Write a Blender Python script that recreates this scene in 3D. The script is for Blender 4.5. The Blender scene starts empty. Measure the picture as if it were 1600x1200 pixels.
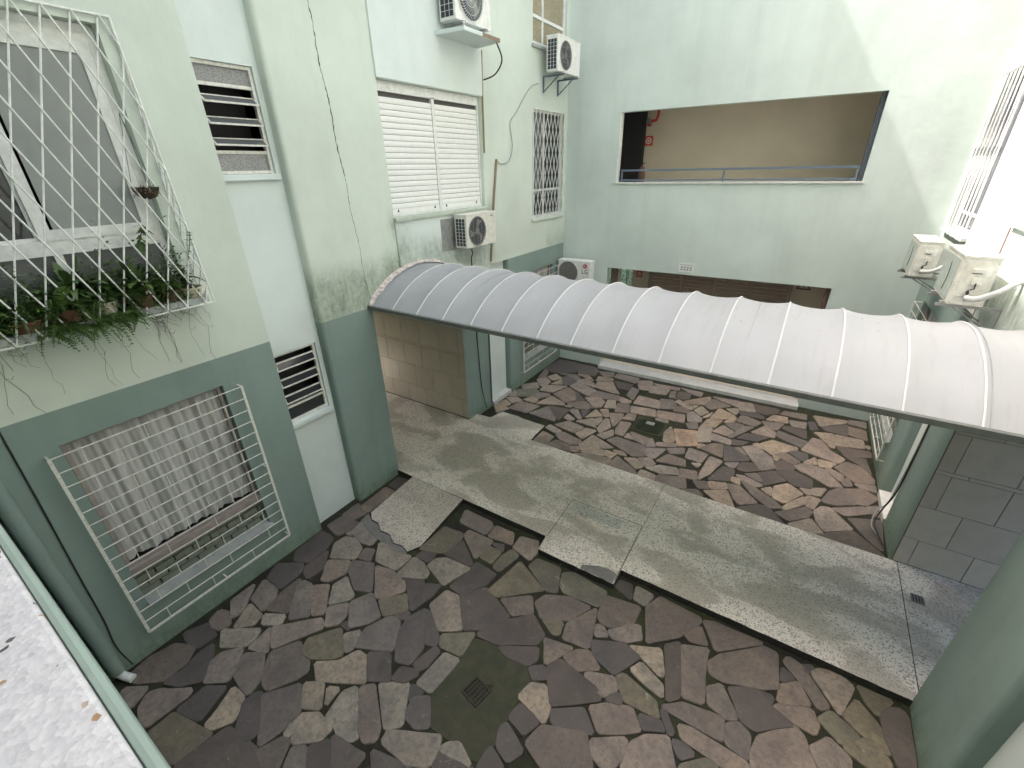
import bpy, bmesh, math, random
from math import radians, sin, cos, pi
from mathutils import Vector, Matrix

# ------------------------------------------------------------------ camera, light, exposure
scene = bpy.context.scene
COL = scene.collection
random.seed(7)

def cam_axes(yaw, pit, roll):
    f = Vector((sin(yaw)*cos(pit), cos(yaw)*cos(pit), -sin(pit)))
    r = Vector((cos(yaw), -sin(yaw), 0)); u = r.cross(f)
    return cos(roll)*r + sin(roll)*u, -sin(roll)*r + cos(roll)*u, f

_r, _u, _f = cam_axes(radians(-33.3956), radians(26.1117), radians(-1.2883))
cam = bpy.data.cameras.new('camera')
cam.sensor_width = 36.0
cam.lens = 36.0*687.45/1600
cam.clip_start = 0.02
cam.clip_end = 400
cam_ob = bpy.data.objects.new('camera', cam)
COL.objects.link(cam_ob)
M3 = Matrix((_r, _u, -_f)).transposed()
cam_ob.matrix_world = Matrix.Translation((0, 0, 5.0)) @ M3.to_4x4()
scene.camera = cam_ob

SUN_DIR = Vector((1.0, 0.12, -1.586)).normalized()      # the way the sunlight travels
world = bpy.data.worlds.new('World')
scene.world = world
world.use_nodes = True
wn = world.node_tree
sky = wn.nodes.new('ShaderNodeTexSky')
sky.sky_type = 'NISHITA'
sky.sun_disc = False
sky.sun_elevation = math.asin(-SUN_DIR.z)
sky.sun_rotation = math.atan2(-SUN_DIR.x, -SUN_DIR.y)
sky.air_density = 0.8
sky.dust_density = 5.0
sky.ozone_density = 0.1
bg = wn.nodes['Background']
bg.inputs['Strength'].default_value = 0.15
wn.links.new(sky.outputs[0], bg.inputs[0])

sun = bpy.data.lights.new('sun', 'SUN')
sun.energy = 2.0
sun.angle = radians(0.5)
sun.color = (1.0, 0.95, 0.88)
sun_ob = bpy.data.objects.new('sun', sun)
COL.objects.link(sun_ob)
sun_ob.location = (-10, -3, 25)
sun_ob.rotation_euler = SUN_DIR.to_track_quat('-Z', 'Y').to_euler()

scene.view_settings.view_transform = 'Standard'
scene.view_settings.look = 'None'
scene.view_settings.gamma = 1.0
scene.view_settings.exposure = 2.76
scene.view_settings.use_curve_mapping = False
scene.render.engine = 'CYCLES'
scene.cycles.use_denoising = True
scene.cycles.max_bounces = 12
scene.cycles.diffuse_bounces = 8
scene.cycles.glossy_bounces = 4
scene.cycles.transmission_bounces = 6
scene.cycles.sample_clamp_indirect = 8.0
scene.cycles.blur_glossy = 0.3
scene.cycles.caustics_reflective = True

# ------------------------------------------------------------------ materials
def new_mat(name):
    m = bpy.data.materials.new(name); m.use_nodes = True
    return m, m.node_tree, m.node_tree.nodes['Principled BSDF']

def nd(t, typ, **kw):
    n = t.nodes.new(typ)
    for k, v in kw.items(): setattr(n, k, v)
    return n

def noise(t, vec, scale, detail=5, rough=0.6, dist=0.0):
    n = nd(t, 'ShaderNodeTexNoise')
    n.inputs['Scale'].default_value = scale; n.inputs['Detail'].default_value = detail
    n.inputs['Roughness'].default_value = rough; n.inputs['Distortion'].default_value = dist
    t.links.new(vec, n.inputs['Vector']); return n.outputs['Fac']

def ramp(t, fac, stops):
    n = nd(t, 'ShaderNodeValToRGB'); cr = n.color_ramp
    while len(cr.elements) < len(stops): cr.elements.new(0.5)
    for e, (p, c) in zip(cr.elements, stops):
        e.position = p; e.color = (c, c, c, 1) if isinstance(c, (int, float)) else (*c, 1)
    t.links.new(fac, n.inputs[0]); return n.outputs[0]

def mix(t, fac, a, b, mode='MIX'):
    n = nd(t, 'ShaderNodeMix', data_type='RGBA', blend_type=mode)
    for s, v in ((n.inputs[0], fac), (n.inputs[6], a), (n.inputs[7], b)):
        if isinstance(v, (int, float)): s.default_value = v
        elif isinstance(v, tuple): s.default_value = (*v, 1)
        else: t.links.new(v, s)
    return n.outputs[2]

def mth(t, op, a, b=0.0, clamp=False):
    n = nd(t, 'ShaderNodeMath', operation=op, use_clamp=clamp)
    for s, v in ((n.inputs[0], a), (n.inputs[1], b)):
        if isinstance(v, (int, float)): s.default_value = v
        else: t.links.new(v, s)
    return n.outputs[0]

def pos(t, scale=(1, 1, 1)):
    g = nd(t, 'ShaderNodeNewGeometry')
    if scale == (1, 1, 1): return g.outputs['Position']
    m = nd(t, 'ShaderNodeMapping'); m.inputs['Scale'].default_value = scale
    t.links.new(g.outputs['Position'], m.inputs['Vector']); return m.outputs[0]

def bump(t, b, height, strength, dist=0.01):
    n = nd(t, 'ShaderNodeBump'); n.inputs['Strength'].default_value = strength
    n.inputs['Distance'].default_value = dist
    t.links.new(height, n.inputs['Height']); t.links.new(n.outputs[0], b.inputs['Normal'])

def zone(t, axis_out, lo, hi, soft):
    """1 inside lo..hi with soft borders"""
    a = nd(t, 'ShaderNodeMapRange', interpolation_type='SMOOTHSTEP')
    a.inputs[1].default_value = lo-soft; a.inputs[2].default_value = lo+soft
    b_ = nd(t, 'ShaderNodeMapRange', interpolation_type='SMOOTHSTEP')
    b_.inputs[1].default_value = hi-soft; b_.inputs[2].default_value = hi+soft
    b_.inputs[3].default_value = 1; b_.inputs[4].default_value = 0
    t.links.new(axis_out, a.inputs[0]); t.links.new(axis_out, b_.inputs[0])
    return mth(t, 'MULTIPLY', a.outputs[0], b_.outputs[0])

def paint(name, col, dirt=0.25, dirtcol=(0.25, 0.28, 0.2), rough=0.75, stains=(), bumps=0.4, zones_col=(0.05, 0.065, 0.04)):
    """painted render: soft mottling, rain streaks, optional mildew zones ((ylo,yhi,zlo,zhi,strength),...)"""
    m, t, b = new_mat(name)
    p = pos(t)
    n1 = noise(t, p, 0.9, 4)
    n2 = noise(t, pos(t, (2.6, 2.6, 0.22)), 1.1, 7, 0.6, 0.4)
    n3 = noise(t, p, 7, 6, 0.7)
    c = mix(t, ramp(t, n1, [(0.3, 0), (0.7, 1)]), tuple(x*0.91 for x in col), tuple(min(x*1.06, 0.9) for x in col))
    f = mth(t, 'MULTIPLY', ramp(t, n2, [(0.5, 0), (0.78, 1)]), dirt)
    c = mix(t, f, c, dirtcol)
    c = mix(t, mth(t, 'MULTIPLY', ramp(t, n3, [(0.55, 0), (0.85, 1)]), dirt*0.6), c, dirtcol)
    if stains:
        sep = nd(t, 'ShaderNodeSeparateXYZ'); t.links.new(p, sep.inputs[0])
        blot = noise(t, pos(t, (2.4, 2.4, 2.2)), 2.0, 10, 0.82, 1.5)
        strk = noise(t, pos(t, (7, 7, 1.6)), 1.6, 9, 0.8, 0.5)
        for (ylo, yhi, zlo, zhi, st) in stains:
            z = mth(t, 'MULTIPLY', zone(t, sep.outputs[1], ylo, yhi, 0.12), zone(t, sep.outputs[2], zlo, zhi, 0.22))
            k = mth(t, 'MULTIPLY', ramp(t, mth(t, 'MULTIPLY', mth(t, 'ADD', blot, strk), 0.5), [(0.5-0.1*st, 0), (0.7, 1)]), z)
            kg = mth(t, 'MULTIPLY', z, 0.3*st)
            c = mix(t, kg, c, (0.26, 0.34, 0.2))
            c = mix(t, mth(t, 'MULTIPLY', k, 0.85*st, True), c, zones_col)
    t.links.new(c, b.inputs['Base Color'])
    b.inputs['Roughness'].default_value = rough
    b.inputs['Specular IOR Level'].default_value = 0.35
    h = mth(t, 'ADD', mth(t, 'MULTIPLY', noise(t, p, 90, 3), 0.25), mth(t, 'MULTIPLY', noise(t, p, 4, 3), 1.0))
    bump(t, b, h, bumps, 0.012)
    return m

def plain(name, col, rough=0.5, metal=0.0, var=0.12, scale=14, grime=0.0, grimecol=(0.1, 0.09, 0.07)):
    m, t, b = new_mat(name)
    p = pos(t)
    c = mix(t, ramp(t, noise(t, p, scale, 5), [(0.3, 0), (0.7, 1)]), tuple(x*(1-var) for x in col), tuple(min(1, x*(1+var)) for x in col))
    if grime:
        c = mix(t, mth(t, 'MULTIPLY', ramp(t, noise(t, p, scale*0.6, 8, 0.75), [(0.48, 0), (0.75, 1)]), grime), c, grimecol)
    t.links.new(c, b.inputs['Base Color'])
    b.inputs['Roughness'].default_value = rough; b.inputs['Metallic'].default_value = metal
    return m

MAT = {}
UP = (0.605, 0.655, 0.59)
LEFT_STAINS = ((3.2, 5.1, 3.05, 3.75, 1.0), (4.7, 7.6, 3.2, 3.85, 0.8), (4.9, 7.6, 4.1, 4.36, 1.0), (9.8, 10.9, 3.2, 3.5, 0.6))
MAT['wall'] = paint('pale_green_wall_paint', UP, 0.14, (0.38, 0.46, 0.3), stains=LEFT_STAINS)
MAT['white_panel'] = paint('mint_white_wall_paint', (0.655, 0.71, 0.69), 0.16, (0.45, 0.48, 0.38), stains=((4.9, 7.6, 3.2, 3.95, 0.9), (4.9, 5.25, 3.2, 4.4, 0.5)))
MAT['dado'] = paint('grey_green_dado_paint', (0.235, 0.305, 0.28), 0.22, (0.12, 0.145, 0.11), stains=((-2, 12, -0.2, 0.16, 0.9), (-2, 12, -0.2, 0.55, 0.25)), zones_col=(0.03, 0.04, 0.02))
MAT['far_wall'] = paint('cool_green_wall_paint', (0.60, 0.66, 0.62), 0.22, (0.38, 0.41, 0.36))
MAT['right_wall'] = paint('pale_mint_wall_paint', (0.44, 0.475, 0.445), 0.15, (0.4, 0.45, 0.38))
MAT['beige'] = paint('beige_corridor_paint', (0.70, 0.62, 0.50), 0.08, (0.35, 0.32, 0.26))
MAT['white_ceiling'] = plain('white_ceiling_paint', (0.78, 0.77, 0.73), 0.8)
MAT['white_metal'] = plain('white_painted_metal', (0.74, 0.74, 0.71), 0.4, grime=0.25, grimecol=(0.35, 0.27, 0.18))
MAT['rusty_white'] = plain('chipped_white_paint_on_iron', (0.70, 0.69, 0.64), 0.5, scale=30, grime=0.5, grimecol=(0.26, 0.16, 0.08))
MAT['white_frame'] = plain('white_window_paint', (0.72, 0.72, 0.70), 0.45, grime=0.2, grimecol=(0.4, 0.38, 0.33))
MAT['shutter'] = plain('white_roller_shutter_plastic', (0.80, 0.79, 0.77), 0.45, var=0.04)
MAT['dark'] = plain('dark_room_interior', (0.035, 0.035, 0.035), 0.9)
MAT['dim'] = plain('dim_room_interior', (0.11, 0.105, 0.10), 0.9)
MAT['charcoal'] = plain('charcoal_painted_steel', (0.07, 0.08, 0.10), 0.45)
MAT['rail_blue'] = plain('slate_blue_painted_steel', (0.13, 0.16, 0.21), 0.4)
MAT['rusty_iron'] = plain('rusty_black_iron', (0.035, 0.026, 0.02), 0.8, var=0.4, scale=40)
MAT['black'] = plain('black_rubber', (0.02, 0.02, 0.02), 0.6)
MAT['brown_pipe'] = plain('stained_brown_conduit', (0.26, 0.19, 0.12), 0.5, grime=0.4)
MAT['grey_plastic'] = plain('grey_cable_sheath', (0.35, 0.36, 0.36), 0.6)
MAT['dull_steel'] = plain('dull_painted_rail', (0.11, 0.115, 0.105), 0.6, grime=0.5, grimecol=(0.2, 0.19, 0.16))
MAT['steel'] = plain('galvanised_steel', (0.38, 0.38, 0.37), 0.45, 0.4, grime=0.5)
MAT['ac_body'] = plain('ivory_condenser_casing', (0.78, 0.77, 0.74), 0.45, grime=0.25, grimecol=(0.4, 0.34, 0.24))
MAT['ac_old'] = plain('aged_ivory_condenser_casing', (0.68, 0.66, 0.60), 0.5, grime=0.4, grimecol=(0.33, 0.25, 0.15))
MAT['ac_dark'] = plain('condenser_coil_dark', (0.03, 0.035, 0.045), 0.5)
MAT['ac_grey'] = plain('condenser_fan_grille_grey', (0.22, 0.21, 0.2), 0.5, grime=0.4)
MAT['louvre_brown'] = plain('brown_louvre_shutter_paint', (0.40, 0.31, 0.26), 0.6, grime=0.2)
MAT['brown_trim'] = plain('reddish_brown_post_paint', (0.24, 0.13, 0.11), 0.6)
MAT['red'] = plain('red_paint', (0.55, 0.04, 0.03), 0.4, var=0.05)
MAT['orange_red'] = plain('safety_sign_red', (0.62, 0.08, 0.03), 0.5, var=0.04)
MAT['sign_white'] = plain('sign_white', (0.75, 0.75, 0.72), 0.5, var=0.04)
MAT['sign_grey'] = plain('faded_sign_print', (0.25, 0.24, 0.26), 0.6, var=0.04)
MAT['logo_red'] = plain('maker_badge_crimson', (0.45, 0.02, 0.08), 0.4, var=0.02)
MAT['print_grey'] = plain('dark_grey_print', (0.06, 0.06, 0.065), 0.5, var=0.02)
MAT['marble'] = plain('white_marble_sill', (0.62, 0.61, 0.58), 0.35, scale=6, grime=0.3, grimecol=(0.3, 0.29, 0.26))
MAT['sill_grey'] = plain('grey_marble_sill', (0.36, 0.38, 0.37), 0.4, scale=8, grime=0.45, grimecol=(0.16, 0.17, 0.15))
MAT['rose_wood'] = plain('faded_pinkish_sill_rail', (0.33, 0.28, 0.26), 0.6, grime=0.3)
MAT['block_green'] = plain('olive_sill_block', (0.19, 0.21, 0.17), 0.7, grime=0.4)
MAT['terracotta'] = plain('terracotta_pot', (0.13, 0.055, 0.035), 0.8, grime=0.7)
MAT['cream_pot'] = plain('cream_plastic_pot', (0.50, 0.46, 0.36), 0.6, grime=0.4)
MAT['soil'] = plain('dark_potting_soil', (0.035, 0.025, 0.018), 0.95, var=0.4)
MAT['root'] = plain('dry_brown_root', (0.10, 0.075, 0.05), 0.9, var=0.3)
MAT['crack'] = plain('open_plaster_crack', (0.05, 0.05, 0.04), 0.95, var=0.3)
MAT['insul'] = plain('grey_pipe_insulation_tape', (0.48, 0.48, 0.47), 0.6, scale=25, grime=0.3)
MAT['tape'] = plain('crinkled_sealing_strip', (0.52, 0.45, 0.42), 0.5, scale=20, var=0.4)
MAT['petal'] = plain('violet_petal', (0.35, 0.15, 0.4), 0.6)
MAT['tile_grout'] = plain('dark_tile_grout', (0.12, 0.11, 0.10), 0.9)
MAT['jar'] = plain('assorted_household_jars', (0.3, 0.25, 0.2), 0.4, var=0.6, scale=18)

def leaf_mat(name, a, b2):
    m, t, b = new_mat(name)
    oi = nd(t, 'ShaderNodeNewGeometry')
    c = mix(t, oi.outputs['Random Per Island'], a, b2)
    t.links.new(c, b.inputs['Base Color']); b.inputs['Roughness'].default_value = 0.55
    return m
MAT['fern'] = leaf_mat('fern_green_leaf', (0.045, 0.10, 0.02), (0.11, 0.19, 0.04))
MAT['leaf_dark'] = leaf_mat('dark_green_leaf', (0.02, 0.05, 0.012), (0.09, 0.15, 0.035))
MAT['leaf_dry'] = leaf_mat('dry_brown_leaf', (0.10, 0.07, 0.03), (0.16, 0.13, 0.05))
MAT['hedge'] = leaf_mat('hedge_leaf', (0.03, 0.08, 0.02), (0.09, 0.2, 0.05))

def glass_mat(name, col, rough, spec=0.5):
    m, t, b = new_mat(name)
    n = noise(t, pos(t), 2.5, 3)
    c = mix(t, ramp(t, n, [(0.35, 0), (0.7, 1)]), tuple(x*0.85 for x in col), col)
    t.links.new(c, b.inputs['Base Color']); b.inputs['Roughness'].default_value = rough
    b.inputs['Specular IOR Level'].default_value = spec
    return m
MAT['glass_dark'] = glass_mat('dark_window_glass', (0.03, 0.033, 0.036), 0.08)
MAT['glass_frost'] = glass_mat('frosted_grey_glass', (0.27, 0.29, 0.28), 0.3)
MAT['glass_frost_dk'] = glass_mat('frosted_dark_glass', (0.13, 0.135, 0.135), 0.3)
MAT['glass_bright'] = glass_mat('sunlit_window_glass', (0.055, 0.05, 0.085), 0.06, 0.9)
MAT['lip'] = plain('green_painted_ledge', (0.25, 0.32, 0.28), 0.6, var=0.06)
MAT['front_panel_grey'] = plain('greyish_mint_front_panel', (0.42, 0.47, 0.43), 0.5, grime=0.3, grimecol=(0.3, 0.28, 0.2))

def textured_glass():
    m, t, b = new_mat('patterned_amber_glass')
    v = nd(t, 'ShaderNodeTexVoronoi'); v.inputs['Scale'].default_value = 38
    t.links.new(pos(t), v.inputs['Vector'])
    c = mix(t, v.outputs['Distance'], (0.20, 0.16, 0.10), (0.42, 0.36, 0.25))
    t.links.new(c, b.inputs['Base Color']); b.inputs['Roughness'].default_value = 0.35
    bump(t, b, v.outputs['Distance'], 0.4)
    return m
MAT['glass_amber'] = textured_glass()

def wire_glass():
    m, t, b = new_mat('wired_grey_glass')
    v = nd(t, 'ShaderNodeTexVoronoi'); v.inputs['Scale'].default_value = 60
    t.links.new(pos(t), v.inputs['Vector'])
    c = mix(t, ramp(t, v.outputs['Distance'], [(0.1, 0), (0.6, 1)]), (0.13, 0.13, 0.135), (0.27, 0.27, 0.27))
    t.links.new(c, b.inputs['Base Color']); b.inputs['Roughness'].default_value = 0.3
    return m
MAT['glass_wire'] = wire_glass()

def stone_mat():
    m, t, b = new_mat('split_sandstone')
    oi = nd(t, 'ShaderNodeObjectInfo')
    off = nd(t, 'ShaderNodeVectorMath', operation='ADD')
    t.links.new(pos(t), off.inputs[0])
    cmb = nd(t, 'ShaderNodeCombineXYZ')
    for i in range(3): t.links.new(mth(t, 'MULTIPLY', oi.outputs['Random'], 37.0+11*i), cmb.inputs[i])
    t.links.new(cmb.outputs[0], off.inputs[1])
    p = off.outputs[0]
    n1 = noise(t, p, 3.0, 7, 0.65, 0.5); n2 = noise(t, p, 22, 8, 0.75); n3 = noise(t, p, 5.5, 9, 0.8, 1.2)
    c = mix(t, ramp(t, n1, [(0.3, 0), (0.72, 1)]), mix(t, 1.0, oi.outputs['Color'], (0.62, 0.62, 0.65), 'MULTIPLY'), mix(t, 1.0, oi.outputs['Color'], (1.34, 1.28, 1.20), 'MULTIPLY'))
    c = mix(t, mth(t, 'MULTIPLY', ramp(t, n2, [(0.46, 0), (0.66, 1)]), 0.6), c, (0.07, 0.060, 0.050))
    n4 = noise(t, p, 1.7, 3, 0.5, 0.3)
    c = mix(t, mth(t, 'MULTIPLY', ramp(t, n4, [(0.5, 0), (0.62, 1)]), 0.3), c, (0.115, 0.09, 0.085))
    patch = mth(t, 'MULTIPLY', ramp(t, n3, [(0.60, 0), (0.68, 1)]), mth(t, 'MULTIPLY', ramp(t, oi.outputs['Random'], [(0.3, 0), (0.9, 1)]), 0.7))
    c = mix(t, patch, c, (0.42, 0.39, 0.36))
    spk = nd(t, 'ShaderNodeTexVoronoi'); spk.inputs['Scale'].default_value = 26
    t.links.new(p, spk.inputs['Vector'])
    c = mix(t, mth(t, 'MULTIPLY', ramp(t, spk.outputs['Distance'], [(0.04, 1), (0.08, 0)]), 0.35), c, (0.45, 0.42, 0.38))
    t.links.new(c, b.inputs['Base Color'])
    t.links.new(ramp(t, n1, [(0.3, 0.5), (0.7, 0.8)]), b.inputs['Roughness'])
    b.inputs['Specular IOR Level'].default_value = 0.35
    h = mth(t, 'ADD', mth(t, 'MULTIPLY', n2, 0.5), n3)
    bump(t, b, h, 0.5, 0.012)
    return m
MAT['stone'] = stone_mat()

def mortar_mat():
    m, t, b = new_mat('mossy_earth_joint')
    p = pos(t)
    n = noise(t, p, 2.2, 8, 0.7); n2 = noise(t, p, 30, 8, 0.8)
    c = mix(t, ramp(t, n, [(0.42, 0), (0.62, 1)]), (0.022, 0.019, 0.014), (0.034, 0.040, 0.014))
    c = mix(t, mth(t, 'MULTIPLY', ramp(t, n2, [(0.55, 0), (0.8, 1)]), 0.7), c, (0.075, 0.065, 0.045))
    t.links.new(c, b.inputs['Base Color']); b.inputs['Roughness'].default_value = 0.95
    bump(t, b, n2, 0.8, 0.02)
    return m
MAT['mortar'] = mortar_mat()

def mud_mat():
    m, t, b = new_mat('mossy_wet_concrete')
    p = pos(t)
    n = noise(t, p, 4.5, 9, 0.7, 0.8); n2 = noise(t, p, 45, 8, 0.8)
    c = mix(t, ramp(t, n, [(0.35, 0), (0.65, 1)]), (0.020, 0.029, 0.007), (0.055, 0.045, 0.024))
    c = mix(t, mth(t, 'MULTIPLY', ramp(t, n2, [(0.5, 0), (0.8, 1)]), 0.5), c, (0.03, 0.026, 0.02))
    t.links.new(c, b.inputs['Base Color']); b.inputs['Roughness'].default_value = 0.7
    bump(t, b, n2, 0.6, 0.01)
    return m
MAT['mud'] = mud_mat()

def terrazzo(name, base, dk, stain=1.0, fleck=70, stainscale=1.0):
    m, t, b = new_mat(name)
    p = pos(t)
    v = nd(t, 'ShaderNodeTexVoronoi'); v.inputs['Scale'].default_value = fleck
    t.links.new(p, v.inputs['Vector'])
    grain = noise(t, p, 95, 5, 0.8)
    c = mix(t, ramp(t, grain, [(0.35, 0), (0.62, 1)]), tuple(x*0.68 for x in base), tuple(x*1.15 for x in base))
    hs = nd(t, 'ShaderNodeSeparateColor'); t.links.new(v.outputs['Color'], hs.inputs[0])
    c = mix(t, mth(t, 'MULTIPLY', ramp(t, hs.outputs[0], [(0.76, 0), (0.82, 1)]), 0.62), c, dk)
    s1 = noise(t, pos(t, (0.8*stainscale, 1.5*stainscale, 1)), 1.25, 3, 0.5, 0.6)
    s2 = noise(t, p, 5, 7, 0.7)
    f = ramp(t, mth(t, 'ADD', s1, mth(t, 'MULTIPLY', mth(t, 'SUBTRACT', s2, 0.5), 0.22)), [(0.41, 1), (0.46, 0.8), (0.51, 0.25), (0.55, 0)])
    c = mix(t, mth(t, 'MULTIPLY', f, 0.72*stain), c, tuple(x*y for x, y in zip(base, (0.40, 0.385, 0.35))))
    t.links.new(c, b.inputs['Base Color']); b.inputs['Roughness'].default_value = 0.72
    bump(t, b, mth(t, 'ADD', grain, mth(t, 'MULTIPLY', s2, 1.5)), 0.6, 0.008)
    return m
MAT['walk'] = terrazzo('speckled_cement_paving', (0.71, 0.645, 0.555), (0.09, 0.09, 0.07), 0.88)
MAT['ramp'] = terrazzo('speckled_cement_ramp', (0.54, 0.48, 0.405), (0.08, 0.08, 0.07), 0.4)
MAT['riser'] = plain('dark_step_edge', (0.035, 0.032, 0.028), 0.9, var=0.4, scale=20)  # near-black tone for risers, slab sides and open joints
MAT['patch'] = plain('smooth_cement_repair', (0.16, 0.15, 0.14), 0.8, var=0.2, scale=10)

def granite():
    m, t, b = new_mat('white_crushed_stone_slab')
    p = pos(t)
    v = nd(t, 'ShaderNodeTexVoronoi'); v.inputs['Scale'].default_value = 190
    t.links.new(p, v.inputs['Vector'])
    hs = nd(t, 'ShaderNodeSeparateColor'); t.links.new(v.outputs['Color'], hs.inputs[0])
    c = mix(t, hs.outputs[0], (0.50, 0.49, 0.51), (0.62, 0.61, 0.615))
    c = mix(t, ramp(t, noise(t, p, 70, 5, 0.8), [(0.5, 0), (0.75, 1)]), c, (0.40, 0.39, 0.40))
    c = mix(t, ramp(t, hs.outputs[1], [(0.992, 0), (0.995, 1)]), c, (0.06, 0.05, 0.05))
    c = mix(t, ramp(t, hs.outputs[2], [(0.992, 0), (0.995, 1)]), c, (0.32, 0.2, 0.1))
    t.links.new(c, b.inputs['Base Color']); b.inputs['Roughness'].default_value = 0.5
    bump(t, b, v.outputs['Distance'], 0.3, 0.002)
    return m
MAT['granite'] = granite()

def tile_mat():
    m, t, b = new_mat('greige_ceramic_tile')
    oi = nd(t, 'ShaderNodeObjectInfo')
    p = pos(t)
    c = mix(t, oi.outputs['Random'], (0.52, 0.455, 0.36), (0.58, 0.515, 0.41))
    c = mix(t, mth(t, 'MULTIPLY', ramp(t, noise(t, p, 6, 6, 0.7), [(0.45, 0), (0.8, 1)]), 0.25), c, (0.2, 0.18, 0.15))
    t.links.new(c, b.inputs['Base Color']); b.inputs['Roughness'].default_value = 0.35
    return m
MAT['tile'] = tile_mat()

def canopy_mat():
    m, t, b = new_mat('white_coated_canvas')
    p = pos(t)
    c = mix(t, ramp(t, noise(t, p, 1.6, 5), [(0.3, 0), (0.7, 1)]), (0.34, 0.34, 0.36), (0.385, 0.385, 0.40))
    spots = ramp(t, noise(t, p, 16, 6, 0.75), [(0.62, 0), (0.74, 1)])
    c = mix(t, mth(t, 'MULTIPLY', spots, 0.35), c, (0.35, 0.33, 0.28))
    streak = ramp(t, noise(t, pos(t, (9, 1.0, 1.0)), 1.5, 6, 0.7), [(0.52, 0), (0.8, 1)])
    c = mix(t, mth(t, 'MULTIPLY', streak, 0.45), c, (0.25, 0.245, 0.22))
    t.links.new(c, b.inputs['Base Color']); b.inputs['Roughness'].default_value = 0.5
    tr = nd(t, 'ShaderNodeBsdfTranslucent'); tr.inputs[0].default_value = (0.75, 0.76, 0.74, 1)
    ms = nd(t, 'ShaderNodeMixShader'); ms.inputs[0].default_value = 0.12
    out = t.nodes['Material Output']
    t.links.new(b.outputs[0], ms.inputs[1]); t.links.new(tr.outputs[0], ms.inputs[2]); t.links.new(ms.outputs[0], out.inputs[0])
    bump(t, b, noise(t, p, 3, 4), 0.15, 0.01)
    return m
MAT['canvas'] = canopy_mat()

MAT['rib'] = plain('white_rib_cover', (0.55, 0.55, 0.55), 0.5, var=0.03)

def curtain_mat():
    m, t, b = new_mat('grey_curtain_cloth')
    p = pos(t)
    c = mix(t, ramp(t, noise(t, pos(t, (1, 6, 1)), 3, 5), [(0.3, 0), (0.7, 1)]), (0.40, 0.39, 0.375), (0.56, 0.55, 0.54))
    t.links.new(c, b.inputs['Base Color']); b.inputs['Roughness'].default_value = 0.9
    return m
MAT['curtain'] = curtain_mat()

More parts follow.
